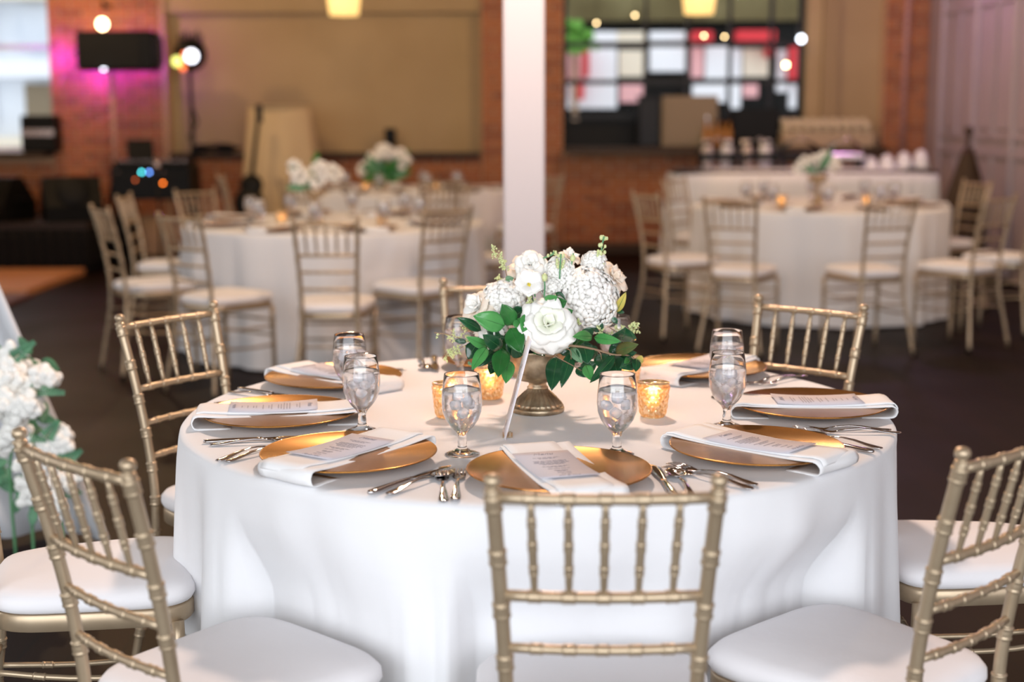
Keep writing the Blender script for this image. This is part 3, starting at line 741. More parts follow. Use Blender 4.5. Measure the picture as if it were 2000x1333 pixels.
def leaf(px0, py0, px1, py1, w, m='leaf', Y0=2.975, Y1=2.92, roll=None, crop=None, **k):
    if crop: ox, oy, s = crop; px0, py0, px1, py1, w = ox+px0/s, oy+py0/s, ox+px1/s, oy+py1/s, w/s
    a, b_ = at(px0, py0, Y0), at(px1, py1, Y1); mb = MB(); mv = MB()
    leaf_mesh(mb, loc_v(a), loc_v(b_), w/F*3.02*(1.32 if crop is C4 else 1.22), random.uniform(-.25, .25) if roll is None else roll, mbv=mv, **k)
    o = mb.build('leaf', m, fa, thick=.0006)
    mv.build('leaf_vein', 'vein', o)
    return o
C3 = (840, 580, 7.014); C4 = (1040, 600, 7.404); C2 = (1040, 440, 6.66); C1 = (860, 440, 8.33)
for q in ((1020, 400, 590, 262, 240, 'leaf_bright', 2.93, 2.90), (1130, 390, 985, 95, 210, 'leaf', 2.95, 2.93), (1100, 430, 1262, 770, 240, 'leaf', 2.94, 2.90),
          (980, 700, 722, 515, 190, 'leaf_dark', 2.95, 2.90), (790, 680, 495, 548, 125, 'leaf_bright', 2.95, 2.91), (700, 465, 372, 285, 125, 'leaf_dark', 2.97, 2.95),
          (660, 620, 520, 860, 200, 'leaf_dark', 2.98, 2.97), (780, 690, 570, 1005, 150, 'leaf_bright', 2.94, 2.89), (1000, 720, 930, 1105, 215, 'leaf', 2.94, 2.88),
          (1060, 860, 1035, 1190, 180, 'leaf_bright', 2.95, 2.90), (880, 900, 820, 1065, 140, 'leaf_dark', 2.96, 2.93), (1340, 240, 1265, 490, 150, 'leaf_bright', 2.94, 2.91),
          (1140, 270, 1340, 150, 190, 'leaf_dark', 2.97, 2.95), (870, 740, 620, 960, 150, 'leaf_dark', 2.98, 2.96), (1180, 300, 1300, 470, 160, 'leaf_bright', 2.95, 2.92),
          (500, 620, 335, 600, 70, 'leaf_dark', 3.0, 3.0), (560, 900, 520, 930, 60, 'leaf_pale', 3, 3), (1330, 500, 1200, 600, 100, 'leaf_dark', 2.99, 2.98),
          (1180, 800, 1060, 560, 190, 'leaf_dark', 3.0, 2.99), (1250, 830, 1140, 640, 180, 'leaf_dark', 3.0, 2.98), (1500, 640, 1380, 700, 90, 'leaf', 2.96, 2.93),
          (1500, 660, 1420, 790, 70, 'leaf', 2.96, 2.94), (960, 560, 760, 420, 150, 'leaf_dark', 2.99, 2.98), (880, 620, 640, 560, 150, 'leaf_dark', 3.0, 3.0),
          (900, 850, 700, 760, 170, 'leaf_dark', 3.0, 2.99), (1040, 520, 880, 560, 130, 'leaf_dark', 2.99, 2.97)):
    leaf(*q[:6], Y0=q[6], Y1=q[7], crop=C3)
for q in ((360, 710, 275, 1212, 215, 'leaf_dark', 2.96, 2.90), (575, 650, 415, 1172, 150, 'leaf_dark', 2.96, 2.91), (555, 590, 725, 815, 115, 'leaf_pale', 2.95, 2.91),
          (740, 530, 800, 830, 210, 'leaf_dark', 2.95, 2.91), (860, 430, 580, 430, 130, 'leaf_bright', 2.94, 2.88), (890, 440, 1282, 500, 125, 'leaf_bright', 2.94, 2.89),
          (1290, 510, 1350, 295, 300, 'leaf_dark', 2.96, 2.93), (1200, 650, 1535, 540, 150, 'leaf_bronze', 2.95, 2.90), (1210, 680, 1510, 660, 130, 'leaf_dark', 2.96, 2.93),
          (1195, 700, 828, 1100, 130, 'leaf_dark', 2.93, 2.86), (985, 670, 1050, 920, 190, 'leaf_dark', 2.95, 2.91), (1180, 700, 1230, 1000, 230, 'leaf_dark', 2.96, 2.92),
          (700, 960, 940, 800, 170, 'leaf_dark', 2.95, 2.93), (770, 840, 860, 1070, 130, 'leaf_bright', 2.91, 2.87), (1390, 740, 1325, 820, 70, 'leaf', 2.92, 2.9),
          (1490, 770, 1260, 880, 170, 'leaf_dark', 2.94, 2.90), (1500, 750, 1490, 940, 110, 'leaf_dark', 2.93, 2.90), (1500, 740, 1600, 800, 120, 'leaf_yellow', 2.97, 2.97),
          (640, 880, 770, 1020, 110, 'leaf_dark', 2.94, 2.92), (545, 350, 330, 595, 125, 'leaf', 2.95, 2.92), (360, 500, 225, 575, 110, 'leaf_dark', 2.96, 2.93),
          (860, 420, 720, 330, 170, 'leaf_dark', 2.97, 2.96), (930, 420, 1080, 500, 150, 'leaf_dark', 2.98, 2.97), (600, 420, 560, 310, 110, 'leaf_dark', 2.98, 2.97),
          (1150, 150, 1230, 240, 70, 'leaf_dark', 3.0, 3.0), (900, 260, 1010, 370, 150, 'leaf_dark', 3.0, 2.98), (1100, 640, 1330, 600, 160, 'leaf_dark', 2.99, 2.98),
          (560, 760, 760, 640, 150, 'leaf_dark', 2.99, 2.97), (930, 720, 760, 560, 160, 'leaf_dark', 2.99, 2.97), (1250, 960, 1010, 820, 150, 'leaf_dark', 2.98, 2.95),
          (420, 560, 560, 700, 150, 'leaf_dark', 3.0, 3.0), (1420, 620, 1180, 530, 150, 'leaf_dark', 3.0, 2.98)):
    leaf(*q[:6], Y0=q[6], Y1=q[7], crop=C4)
for q in ((1095, 1130, 1218, 870, 95, 'leaf_yellow', 3.02, 3.0), (1100, 1110, 1195, 1140, 60, 'leaf_dark', 3.03, 3.02), (150, 1030, 330, 930, 130, 'leaf_bright', 2.96, 2.93),
          (270, 1050, 450, 990, 160, 'leaf', 2.96, 2.93), (385, 1165, 530, 1110, 110, 'leaf', 2.95, 2.93), (300, 880, 430, 980, 90, 'leaf_dark', 2.98, 2.97)):
    leaf(*q[:6], Y0=q[6], Y1=q[7], crop=C2)
leaf(1060, 900, 1195, 860, 110, 'leaf_pale', 3.03, 3.02, crop=C1); leaf(780, 1090, 915, 1080, 100, 'leaf_pale', 3.02, 3.0, crop=C1)
# darker leaves ringing the rim, mostly at the sides and back
for i in range(26):
    q = 2*pi*i/26+random.uniform(-.1, .1); fr_ = sin(q) < -.55
    if fr_ and i % 2: continue
    p0 = Vector((cos(q)*.04, sin(q)*.04, .022)); L_ = random.uniform(.055, .085)*(.75 if fr_ else 1)
    p1 = Vector((cos(q)*(.045+L_), sin(q)*(.045+L_), (.028 if fr_ else .02)+random.uniform(-.02, .035)))
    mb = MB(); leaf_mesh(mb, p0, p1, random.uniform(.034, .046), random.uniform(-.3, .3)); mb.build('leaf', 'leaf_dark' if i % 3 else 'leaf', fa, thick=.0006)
# roses
rose(at(1070, 634, 2.935), (.05, -.9, .42), .055, name='garden_rose', layers=(3, 5, 6, 8, 9))
rose(at(1036, 517, 3.02), (.1, -.8, .6), .031, name='spray_rose', core='petal', layers=(3, 4, 5, 5))
rose(at(1022, 520, 3.075), (-.3, -.4, .8), .034, 'blush', 'blush', layers=(3, 4, 5), name='blush_rose')
rose(at(1197, 543, 3.06), (.75, -.45, .5), .036, 'blush', 'blush', layers=(3, 4, 5, 6), name='blush_rose', ruffle=.05)
rose(at(932, 600, 3.02), (-.7, -.5, .5), .038, 'blush', 'petal', layers=(3, 4, 5, 6), name='blush_rose')
rose(at(955, 640, 3.0), (-.3, -.7, -.3), .036, 'petal', 'petal', layers=(3, 5, 7, 9), name='carnation', ruffle=.12)
rose(at(1114, 500, 3.07), (.3, -.3, .8), .022, 'blush', 'petal', layers=(3, 4, 4), name='small_rose')
rose(at(1010, 545, 3.07), (-.3, -.4, .8), .026, 'blush', 'blush', layers=(3, 4, 5), name='blush_rose')
# open lisianthus with yellow centre
c = at(1033, 556, 2.97); li = bpy.data.objects.new('lisianthus', None); COL.objects.link(li); li.parent = fa
mb = MB()
for l_, (cnt, op) in enumerate(((5, .75), (6, 1.15))):
    for i in range(cnt): petal(mb, loc_v(c), (0, -.85, .5), 2*pi*i/cnt+l_*.5, .002, .027, .018, op, .5, .03)
mb.build('petals', 'petal', li, thick=.0006)
mb = MB()
for i in range(9): mb.ball(loc_v(c)+Vector((random.uniform(-.003, .003), -.009, random.uniform(-.002, .004))), .0016, 6)
tag(mb.build('stamens', 'yolk', li), None, None, None, 'stuff')
# hydrangea / stock heads
def florets(name, c, rad, cnt, size, m='hydrangea', sq=(1, 1, 1), front=True):
    c = loc_v(c); mb = MB(); ga = pi*(3-5**.5)
    for i in range(cnt):
        z = 1-2*(i+.5)/cnt; r = (1-z*z)**.5; q = ga*i; n = Vector((r*cos(q), r*sin(q), z))
        if n.y > .55: continue
        p = c+Vector((n.x*rad*sq[0], n.y*rad*sq[1], n.z*rad*sq[2]))*random.uniform(.9, 1.06)
        nn = (n+Vector((random.uniform(-.35, .35), random.uniform(-.35, .35), random.uniform(-.35, .35)))).normalized()
        a, b_, nn = basis(nn); rot = random.random()*pi
        for k in range(4):
            ph = rot+k*pi/2+random.uniform(-.12, .12); o = a*cos(ph)+b_*sin(ph); s = nn.cross(o); sz = size*random.uniform(.85, 1.15)
            def fn(u, v, o=o, s=s, nn=nn, p=p, sz=sz):
                ss = (u-.5)*2; w = sz*.52*(sin(pi*(.12+.80*v))**.6); return p+o*(sz*v)+s*(ss*w)+nn*(sz*(.18*sin(pi*v*.9)+.10*v-.16*ss*ss*v))
            mb.grid(fn, 2, 3)
    o = mb.build('floret_petals', m, None, thick=.0004); 
    core = MB().ball(c, rad*.84, 14, sq).build(name, m, fa); o.parent = core; o['kind'] = 'stuff'
    return core
florets('hydrangea', at(1150, 585, 3.03), .060, 170, .0155, sq=(.98, .9, 1.12))
florets('hydrangea', at(988, 583, 3.03), .043, 95, .015, sq=(1.15, .9, .82))
florets('hydrangea', at(955, 605, 3.04), .032, 60, .014, sq=(1.1, .9, .85))
florets('stock_bloom', at(1092, 537, 3.03), .030, 90, .011, 'petal', sq=(1.05, .8, 1.25))
florets('stock_bloom', at(1075, 560, 3.01), .020, 50, .010, 'petal')
florets('stock_bloom', at(1160, 512, 3.05), .021, 50, .010, 'petal', sq=(1.1, .8, 1))
# stock spikes with buds
def spike(P, n, r, name='flower_bud_stem', Y=3.04, m='bud', spread=.008):
    pts = [loc_v(at(x, y, Y)) for x, y in P]; C = catmull(pts, 5)
    st = MB().tube(C, [.0018]*len(C), 6).build(name, 'stem', fa); mb = MB()
    for i in range(n):
        k = int(random.uniform(.3, 1)*(len(C)-1)); q = random.random()*2*pi
        p = C[k]+Vector((cos(q)*spread, sin(q)*spread*.5, random.uniform(-.002, .005))); mb.tube([C[max(k-1, 0)], p], .0007, 4); mb.ball(p, r*random.uniform(.7, 1.1), 8, (1, 1, 1.35))
    tag(mb.build('buds', m, st), None, None, None, 'stuff'); return st
spike([(1165, 545), (1172, 515), (1176, 480), (1180, 462)], 18, .0042)
spike([(1093, 545), (1094, 520), (1096, 496)], 12, .0032, Y=3.0)
spike([(1062, 590), (1064, 560), (1062, 535)], 1, .0075, Y=2.97, spread=.002)
spike([(1045, 580), (1042, 560), (1040, 540)], 0, .003, Y=2.99)
spike([(1060, 505), (1078, 498), (1082, 492)], 8, .003, Y=3.03)
spike([(1116, 520), (1118, 505), (1120, 495)], 1, .006, Y=3.02, spread=.001)
def sprig(P, n, r=.0019, Y=3.0, spread=.010, name='berry_sprig', m='bud', dens=5):
    pts = [loc_v(at(x, y, Y)) for x, y in P]; C = catmull(pts, 5)
    st = MB().tube(C, [.0011]*len(C), 5).build(name, 'twig', fa); mb = MB()
    for i in range(n):
        k = random.uniform(.25, 1)*(len(C)-1); b_ = C[int(k)]; q = random.random()*2*pi; e = b_+Vector((cos(q)*spread*random.random(), sin(q)*spread*.4, sin(q*3)*spread*.8))
        mb.tube([b_, e], .0005, 4)
        for j in range(dens): mb.ball(e+Vector((random.gauss(0, .0025), random.gauss(0, .002), random.gauss(0, .0025))), r*random.uniform(.7, 1.2), 6)
    tag(mb.build('berries', m, st), None, None, None, 'stuff'); return st
sprig([(990, 540), (984, 518), (972, 500), (963, 482)], 22, Y=3.05)
sprig([(992, 560), (975, 545), (966, 560)], 10, Y=3.06, spread=.006)
sprig([(935, 672), (905, 664), (880, 655), (848, 650)], 16, Y=3.0, spread=.012)
sprig([(930, 665), (900, 680), (885, 692), (868, 694)], 22, Y=2.99, spread=.012)
sprig([(925, 650), (910, 640), (905, 630)], 12, Y=3.01, spread=.014)
sprig([(1030, 620), (1032, 600), (1036, 582)], 18, Y=2.96, spread=.012)
sprig([(1085, 600), (1080, 590), (1083, 578)], 10, Y=2.95, spread=.008)
sprig([(1190, 640), (1210, 650), (1225, 640)], 14, Y=3.0, spread=.012)
sprig([(1215, 650), (1232, 642), (1250, 640)], 24, Y=2.99, spread=.012, r=.0022)
sprig([(1130, 640), (1128, 632), (1122, 625)], 8, Y=2.96, spread=.006)
sprig([(1180, 655), (1170, 645), (1168, 640)], 5, Y=2.96, spread=.006)
for P_, r0 in (([(180, 700), (300, 690), (440, 570), (700, 575), (960, 630), (1170, 690), (1380, 700), (1480, 760)], .0035), ([(300, 690), (400, 750), (540, 825), (760, 950)], .0016), ([(930, 620), (985, 680), (1000, 760)], .0014), ([(480, 590), (550, 640), (560, 760)], .0014)):
    pts = catmull([loc_v(at(1040+x/7.404, 600+y/7.404, 2.93-.0*i)) for i, (x, y) in enumerate(P_)], 5)
    MB().tube(pts, [r0*(1-.6*i/len(pts)) for i in range(len(pts))], 7).build('branch', 'twig', fa)
for a in ((1093, 600, 1110, 690), (1036, 560, 1050, 690), (1150, 620, 1090, 700), (990, 600, 1035, 700), (1197, 560, 1100, 700), (1022, 530, 1050, 690)):
    MB().tube([loc_v(at(a[0], a[1], 3.04)), loc_v(at((a[0]+a[2])/2+4, (a[1]+a[3])/2, 3.03)), loc_v(at(a[2], a[3], 3.05))], .002, 6).build('stem', 'stem', fa)
# table number card leaning beside the urn
tn = thing('table_number_card', 'tall white card with brush strokes leaning against the urn, seen edge-on', 'card', (-.0165, 2.815, ZT))
def cf(u, v, o=0):
    return (-.004*(1-2*u)*-1*.6+v*.052+o, (-.034+u*.068)+.004*v, .0005+v*.200)
MB().grid(cf, 2, 6).build('card_panel', 'numcard', tn, thick=.0022)
mk = MB()
for u, v0, v1, w in ((.55, .30, .62, .02), (.35, .34, .52, .02), (.7, .62, .7, .05), (.42, .70, .74, .06), (.3, .55, .6, .03), (.62, .1, .16, .03)):
    n = len(mk.v)
    for uu, vv in ((u, v0), (u+w, v0), (u+w+.02, v1), (u+.02, v1)): p = Vector(cf(uu, vv, -.0016)); mk.v.append(p)
    mk.f.append([n, n+1, n+2, n+3])
mk.build('brush_strokes', 'ink2', tn, False, thick=.0003)
MB().box((.002, .02, .006), (.004, .006, .012)).box((.012, -.012, .006), (.004, .006, .012)).box((.007, .004, .0015), (.02, .04, .003)).build('gold_clip', 'gold', tn, False)

# background centrepieces
def centrepiece(c, zz, label, greens, seed, sc=1.0, hgt=.2):
    rn = random.Random(seed); t_ = thing('table_centrepiece', label, 'flowers', (c[0], c[1], ZT)); lf = zz
    MB().lathe([(0, 0), (.05, 0), (.052, .01), (.02, .03), (.014, .05+lf), (.06, .075+lf), (.07, .12+lf), (.066, .12+lf), (0, .09+lf)], 20).build('urn', 'urn', t_)
    hb = MB(); gb = MB()
    for i in range(9):
        p = Vector((rn.uniform(-.15, .15)*sc, rn.uniform(-.1, .1)*sc, .15+lf+rn.uniform(0, hgt)))
        b_ = MB()
        for k in range(26):
            q = Vector((rn.gauss(0, 1), rn.gauss(0, 1), rn.gauss(0, 1))).normalized()*.045*sc; b_.ball(p+q, .017*sc, 5)
        b_.build('blossom', 'petal' if rn.random() > .3 else 'hydrangea', t_)
    for i in range(greens):
        q = rn.random()*2*pi; p0 = Vector((0, 0, .13+lf)); p1 = Vector((cos(q)*.2*sc, sin(q)*.15*sc, .1+lf+rn.uniform(-.05, .25)))
        m_ = MB(); leaf_mesh(m_, p0, p1, .07*sc); m_.build('leaf', 'leaf' if i % 2 else 'fern', t_, thick=.001)
    return t_
centrepiece(T2C+Vector((-.12, 0)), .09, 'white flowers with a little green in the middle of the left rear table', 5, 4, .9, .10)
centrepiece(T3C+Vector((-.02, 0)), .09, 'cream flowers in the middle of the right rear table', 3, 5, .85, .10)
centrepiece(T4C+Vector((-.15, 0)), 0, 'cream and green flowers on the farthest table', 20, 6, 1.25, .2)

# ================================================================== STAGE SIDE (left)
st = thing('stage_platform', 'low black-skirted stage along the left of the back wall', 'stage', (-5.1, 13.6, 0))
MB().box((0, 0, .43), (2.6, 1.75, .05)).build('deck', 'stagetop', st, False)
MB().grid(lambda u, v: (-1.3+2.6*u, -.875+.018*sin(u*150), .405*v+.002), 260, 3).build('skirt', 'skirt', st, thick=.004)
MB().grid(lambda u, v: (1.29+.012*sin(u*100), -.875+1.7*u, .405*v+.002), 160, 3).build('skirt', 'skirt', st, thick=.004)
MB().box((0, .1, .2), (2.5, 1.5, .38)).build('support_frame', 'black', st, False)
df = thing('dance_floor', 'orange wooden dance floor panel on the floor before the stage', 'floor panel', (-5.1, 11.9, 0))
MB().bbox((0, 0, .03), (2.56, 1.55, .06), .006).build('panel', 'orange_wood', df, False)
MB().bbox((.02, -1.35, .015), (2.64, 1.1, .03), .006).build('ramp_edge', 'red_wood', df, False)
def wedge(x, y, z, rz, label, w=.52):
    t_ = thing('stage_monitor', label, 'speaker', (x, y, z), rz, 'black wedge monitors on the stage')
    mb = MB(); pr = [(-.22, 0), (.22, 0), (.24, .16), (.05, .40), (-.10, .40), (-.24, .14)]
    n = len(pr)
    for s in (-1, 1):
        for a, b_ in pr: mb.v.append(Vector((s*w/2, a, b_)))
    mb.f.append(list(range(n))); mb.f.append([2*n-1-i for i in range(n)])
    for i in range(n): j = (i+1) % n; mb.f.append([i, i+n, j+n, j])
    mb.build('cabinet', 'black', t_, False)
    o = MB().lathe([(0, 0), (.15, 0), (.15, .008), (.06, .014), (0, .014)], 28).build('woofer', 'grille', t_); o.location = (0, -.175, .275); o.rotation_euler = (R(61), 0, 0)
    MB().tube([(w/2, -.05, .2), (w/2+.025, -.05, .2), (w/2+.025, .08, .2), (w/2, .08, .2)], .01, 6).build('handle', 'blacksat', t_)
wedge(-4.72, 13.1, .457, R(-20), 'black wedge monitor at the left picture edge on the stage', .5)
wedge(-4.05, 13.12, .457, R(25), 'black wedge monitor with round woofer right of the other, on the stage', .5)
c = at(232, 100, 13.85)
t = thing('loudspeaker', 'black loudspeaker lying wide on its pole in front of the magenta brick', 'speaker', (c.x, 13.85, c.z-.19))
MB().bbox((0, 0, .19), (.72, .34, .37), .02).build('cabinet', 'black', t, False)
MB().bbox((-.04, -.172, .19), (.58, .012, .33), .005).build('front_grille', 'grille', t, False)
mb = MB().bbox((.365, -.02, .19), (.10, .26, .33), .04); mb.build('angled_end', 'blacksat', t, False)
MB().lathe([(0, -.012), (.02, -.012), (.02, 0), (0, 0)], 12).build('status_light', 'glow_white', t).location = (-.10, -.19, .02)
x = at(225, 300, 13.85).x
t = thing('speaker_stand', 'slim dark tripod stand under the black loudspeaker', 'stand', (x, 13.85, .457))
MB().tube([(0, 0, .1), (0, 0, c.z-.19-.455)], .022, 10).build('pole', 'pipe', t)
for k in range(3):
    q = k*2*pi/3+.4; MB().tube([(0, 0, .45), (cos(q)*.2, sin(q)*.2, .012)], .012, 6).build('leg', 'blacksat', t)
MB().lathe([(0, 0), (.032, 0), (.032, .06), (0, .06)], 10, (0, 0, .42)).build('collar', 'blacksat', t)
c = at(368, 112, 13.4)
c = at(368, 112, 13.9)
t = thing('stage_light', 'round stage light on a stand with white and yellow-green lenses', 'lamp', (c.x, 13.9, 0))
MB().tube([(0, .03, .3), (0, .03, c.z-.1)], .02, 10).build('pole', 'blacksat', t)
for k in range(3):
    q = k*2*pi/3+.5; MB().tube([(0, .03, .6), (cos(q)*.2, .03+sin(q)*.2, .01)], .014, 6).build('leg', 'blacksat', t)
MB().ball((0, .1, c.z+.03), .16, 14, (1, .7, 1)).build('housing', 'black', t)
for dx, dz, r, m in ((.035, .01, .062, 'led_white'), (-.105, -.04, .05, 'led_yellow'), (-.05, -.10, .03, 'led_red'), (-.035, .03, .022, 'led_red')):
    o = MB().lathe([(0, .012), (r*.9, .008), (r, 0), (0, 0)], 24).build('lens', m, t); o.location = (dx, -.03, c.z+dz); o.rotation_euler = (R(90), 0, 0)
for k in range(7): MB().box((-.1+.035*k, .1, c.z+.17+.02*(k % 3)), (.012, .06, .1)).build('barn_fin', 'black', t, False)
MB().tube([(.0, .03, 1.5), (.06, .03, 1.35), (-.03, .03, 1.2), (.05, .03, 1.0)], .012, 6).build('cable', 'black', t)
# amplifier on the window ledge at far left
c = at(68, 265, 14.1)
t = thing('guitar_amplifier', 'black amplifier with a silver strip standing before the bright left window', 'amplifier', (c.x, 14.3, 1.052))
MB().bbox((0, 0, .18), (.34, .22, .36), .015).build('cabinet', 'black', t, False)
MB().bbox((0, -.112, .19), (.32, .01, .07), .003).build('control_panel', 'steelbar', t, False)
MB().box((0, -.112, .08), (.3, .008, .12)).build('grille_cloth', 'grille', t, False)
for k in range(4): MB().lathe([(0, 0), (.01, 0), (.01, .012), (0, .012)], 8).build('knob', 'blacksat', t).location = (-.11+.07*k, -.125, .19)
# DJ rack with LEDs and laptop
c = at(305, 345, 13.2)
t = thing('mixer_rack', 'black rack of audio gear with small coloured lights beside the stage', 'audio rack', (c.x, 13.2, 0))
for sx in (-1, 1):
    for sy in (-1, 1): MB().tube([(sx*.32, sy*.2, .012), (sx*.32, sy*.2, .66)], .015, 6).build('leg', 'blacksat', t)
MB().bbox((0, 0, .80), (.72, .45, .3), .01).build('gear_case', 'black', t, False)
MB().box((0, -.23, .86), (.66, .012, .04)).build('front_panel', 'grille', t, False)
MB().bbox((0, -.02, .97), (.66, .42, .04), .008).build('mixing_desk', 'grille', t, False)
for k in range(9): MB().box((-.28+.07*k, -.05, .995), (.02, .04, .012)).build('fader', 'steelbar', t, False)
for dx, z, m in ((-.07, .90, 'led_cyan'), (.0, .90, 'led_blue'), (.12, .80, 'led_orange'), (-.13, .83, 'led_red'), (.13, .90, 'steelbar'), (-.28, .90, 'steelbar')):
    MB().ball((dx, -.245, z), .011, 8).build('indicator_light', m, t)
c = at(278, 285, 13.2)
t = thing('laptop', 'open black laptop tilted on top of the audio rack', 'laptop', (c.x, 13.2, 1.002), R(25))
MB().bbox((0, 0, .008), (.24, .18, .016), .003).build('keyboard_base', 'black', t, False)
o = MB().bbox((0, 0, .09), (.24, .01, .18), .003).build('screen', 'black', t, False); o.location = (0, .085, .01); o.rotation_euler = (R(-14), 0, 0)
c = at(322, 393, 12.6)
t = thing('microphone_stand', 'thin dark stand with a violet light in front of the gear', 'stand', (c.x-.08, 12.7, 0))
MB().tube([(0, 0, .02), (0, 0, .95)], .012, 8).build('pole', 'blacksat', t)
MB().lathe([(0, 0), (.13, 0), (.12, .02), (.02, .03), (0, .03)], 20).build('base', 'black', t)
MB().ball((0, -.02, .52), .013, 8).build('violet_light', 'led_violet', t)
MB().ball((.0, 0, .97), .03, 10, (1, 1, 1.4)).build('microphone_head', 'steelbar', t)
# cream draped high-top
c = at(545, 208, 13.7)
t = thing('draped_high_table', 'tall stand under a cream cloth that flares to the floor by the back wall', 'table', (c.x, 13.75, 0))
def dr(u, v):
    q = 2*pi*u; z = c.z-(c.z-.01)*v; r = .30+.16*v+.03*v*sin(9*q); return (cos(q)*r*(1), sin(q)*r*.8, z)
MB().grid(dr, 90, 16, True).build('drape', 'cream', t, thick=.004)
MB().lathe([(0, 0), (.295, 0), (.30, -.012), (0, -.012)], 40, (0, 0, c.z+.008)).build('table_top', 'cream', t)
MB().tube([(0, 0, .01), (0, 0, c.z-.02)], .03, 8).build('pole', 'blacksat', t)
# guitar
c = at(485, 345, 12.9)
t = thing('electric_guitar', 'black guitar leaning on its stand before the cream drape', 'guitar', (c.x, 12.9, 0))
o = MB().lathe([(0, -.02), (.12, -.02), (.14, 0), (.12, .02), (0, .02)], 24).build('lower_bout', 'black', t); o.location = (0, 0, .62); o.rotation_euler = (R(80), 0, 0); o.scale = (1, 1.1, 1)
o = MB().lathe([(0, -.02), (.09, -.02), (.105, 0), (.09, .02), (0, .02)], 24).build('upper_bout', 'black', t); o.location = (.02, .03, .78); o.rotation_euler = (R(80), 0, 0)
MB().tube([(.02, .04, .85), (.08, .12, 1.34)], [.022, .018], 8).build('neck', 'black', t)
MB().box((.09, .14, 1.42), (.06, .03, .16), .1).build('headstock', 'black', t, False)
for s in (-1, 1): MB().tube([(s*.05, -.02, .5), (s*.16, -.06, .012)], .01, 6).build('stand_leg', 'blacksat', t)
MB().tube([(0, .06, .6), (0, .25, .012)], .01, 6).build('stand_leg', 'blacksat', t)
# small black box on the sill
c = at(762, 265, 14.45)
t = thing('small_loudspeaker', 'small upright black box on the sill below the beige panel', 'speaker', (c.x, 14.47, 1.031))
MB().bbox((0, 0, .12), (.11, .1, .24), .01).build('cabinet', 'black', t, False); MB().lathe([(0, -.01), (.035, -.01), (.035, 0), (0, 0)], 16).build('driver', 'grille', t).location = (0, -.05, .09)
t.children[1].rotation_euler = (R(90), 0, 0)
c = at(420, 292, 14.4)
t = thing('equipment_bag', 'dark soft bag lying along the sill behind the stage light', 'bag', (c.x, 14.46, 1.031))
MB().grid(lambda u, v: ((u-.5)*.52, .04*cos(2*pi*v), .045+(.045*(sin(pi*u)**.5)+.012*sin(u*11))*sin(2*pi*v)), 20, 12).build('body', 'black', t); MB().tube([(-.1, 0, .08), (0, 0, .11), (.1, 0, .08)], .006, 6).build('handle', 'black', t)
# wall sconce and pendants
c = at(195, 42, 14.2)
t = thing('wall_sconce', 'glowing glass wall lamp on the left brick pier above the loudspeaker', 'lamp', (c.x, YW, c.z))
MB().lathe([(.06, 0), (.058, .14), (.045, .2), (.043, .2), (.055, .14), (.057, .002)], 24, (0, -.22, -.08)).build('glass_shade', 'pane', t)
MB().ball((0, -.22, -.02), .05, 16, (1, 1, 1.1)).build('bulb', 'bulb', t)
MB().tube([(0, 0, .15), (0, -.15, .2), (0, -.22, .12)], .01, 8).build('arm', 'blacksat', t); MB().lathe([(0, 0), (.05, 0), (.05, .02), (0, .02)], 16).build('wall_plate', 'blacksat', t).location = (0, -.02, .15)
point('sconce_light', (c.x, YW-.25, c.z-.02), 6, (1, .6, .28), .06)
for k, (px, py) in enumerate(((672, 30), (1365, 28))):
    c = at(px, py, 12.0)
    t = thing('pendant_lamp', 'glowing cream pendant shade at the top edge, %s of the white post' % ('left', 'right')[k], 'lamp', (c.x, 12, c.z), 0, 'cream pendant shades')
    MB().lathe([(.12, 0), (.15, .26), (.148, .26), (.118, .002)], 32).build('shade', 'shade', t); MB().ball((0, 0, .1), .035, 12).build('bulb', 'bulb', t)
    MB().tube([(0, 0, .13), (0, 0, ZC-c.z)], .005, 6).build('cord', 'black', t); MB().box((0, 0, .25), (.29, .01, .006)).build('shade_spider', 'black', t, False)
    point('pendant_light', (c.x, 12, c.z+.02), 9, (1, .66, .3), .05)
for k, (px, py, m, r, w) in enumerate(((1565, 76, 'glow_white', .042, 'bright white lamp-reflection ball at the right edge of the window'), (1375, 70, 'bulb', .016, 'small warm bulb left in the top row of the window'), (1415, 72, 'bulb', .014, 'small warm bulb right in the top row of the window'), (1535, 127, 'bulb', .03, 'orange bulb in the rightmost window pane'), (1165, 45, 'bulb', .014, 'small warm bulb above the window at left'), (1240, 30, 'bulb', .014, 'small warm bulb above the window, nearer the middle'))):  # first entry is a glowing ball standing in for a lamp reflection
    c = at(px, py, 14.3); t = thing('hanging_bulb', w, 'lamp', c)
    MB().ball((0, 0, 0), r*.8, 12).build('bulb', m, t); MB().tube([(0, 0, r*.6), (0, 0, ZC-c.z)], .003, 5).build('cord', 'black', t)

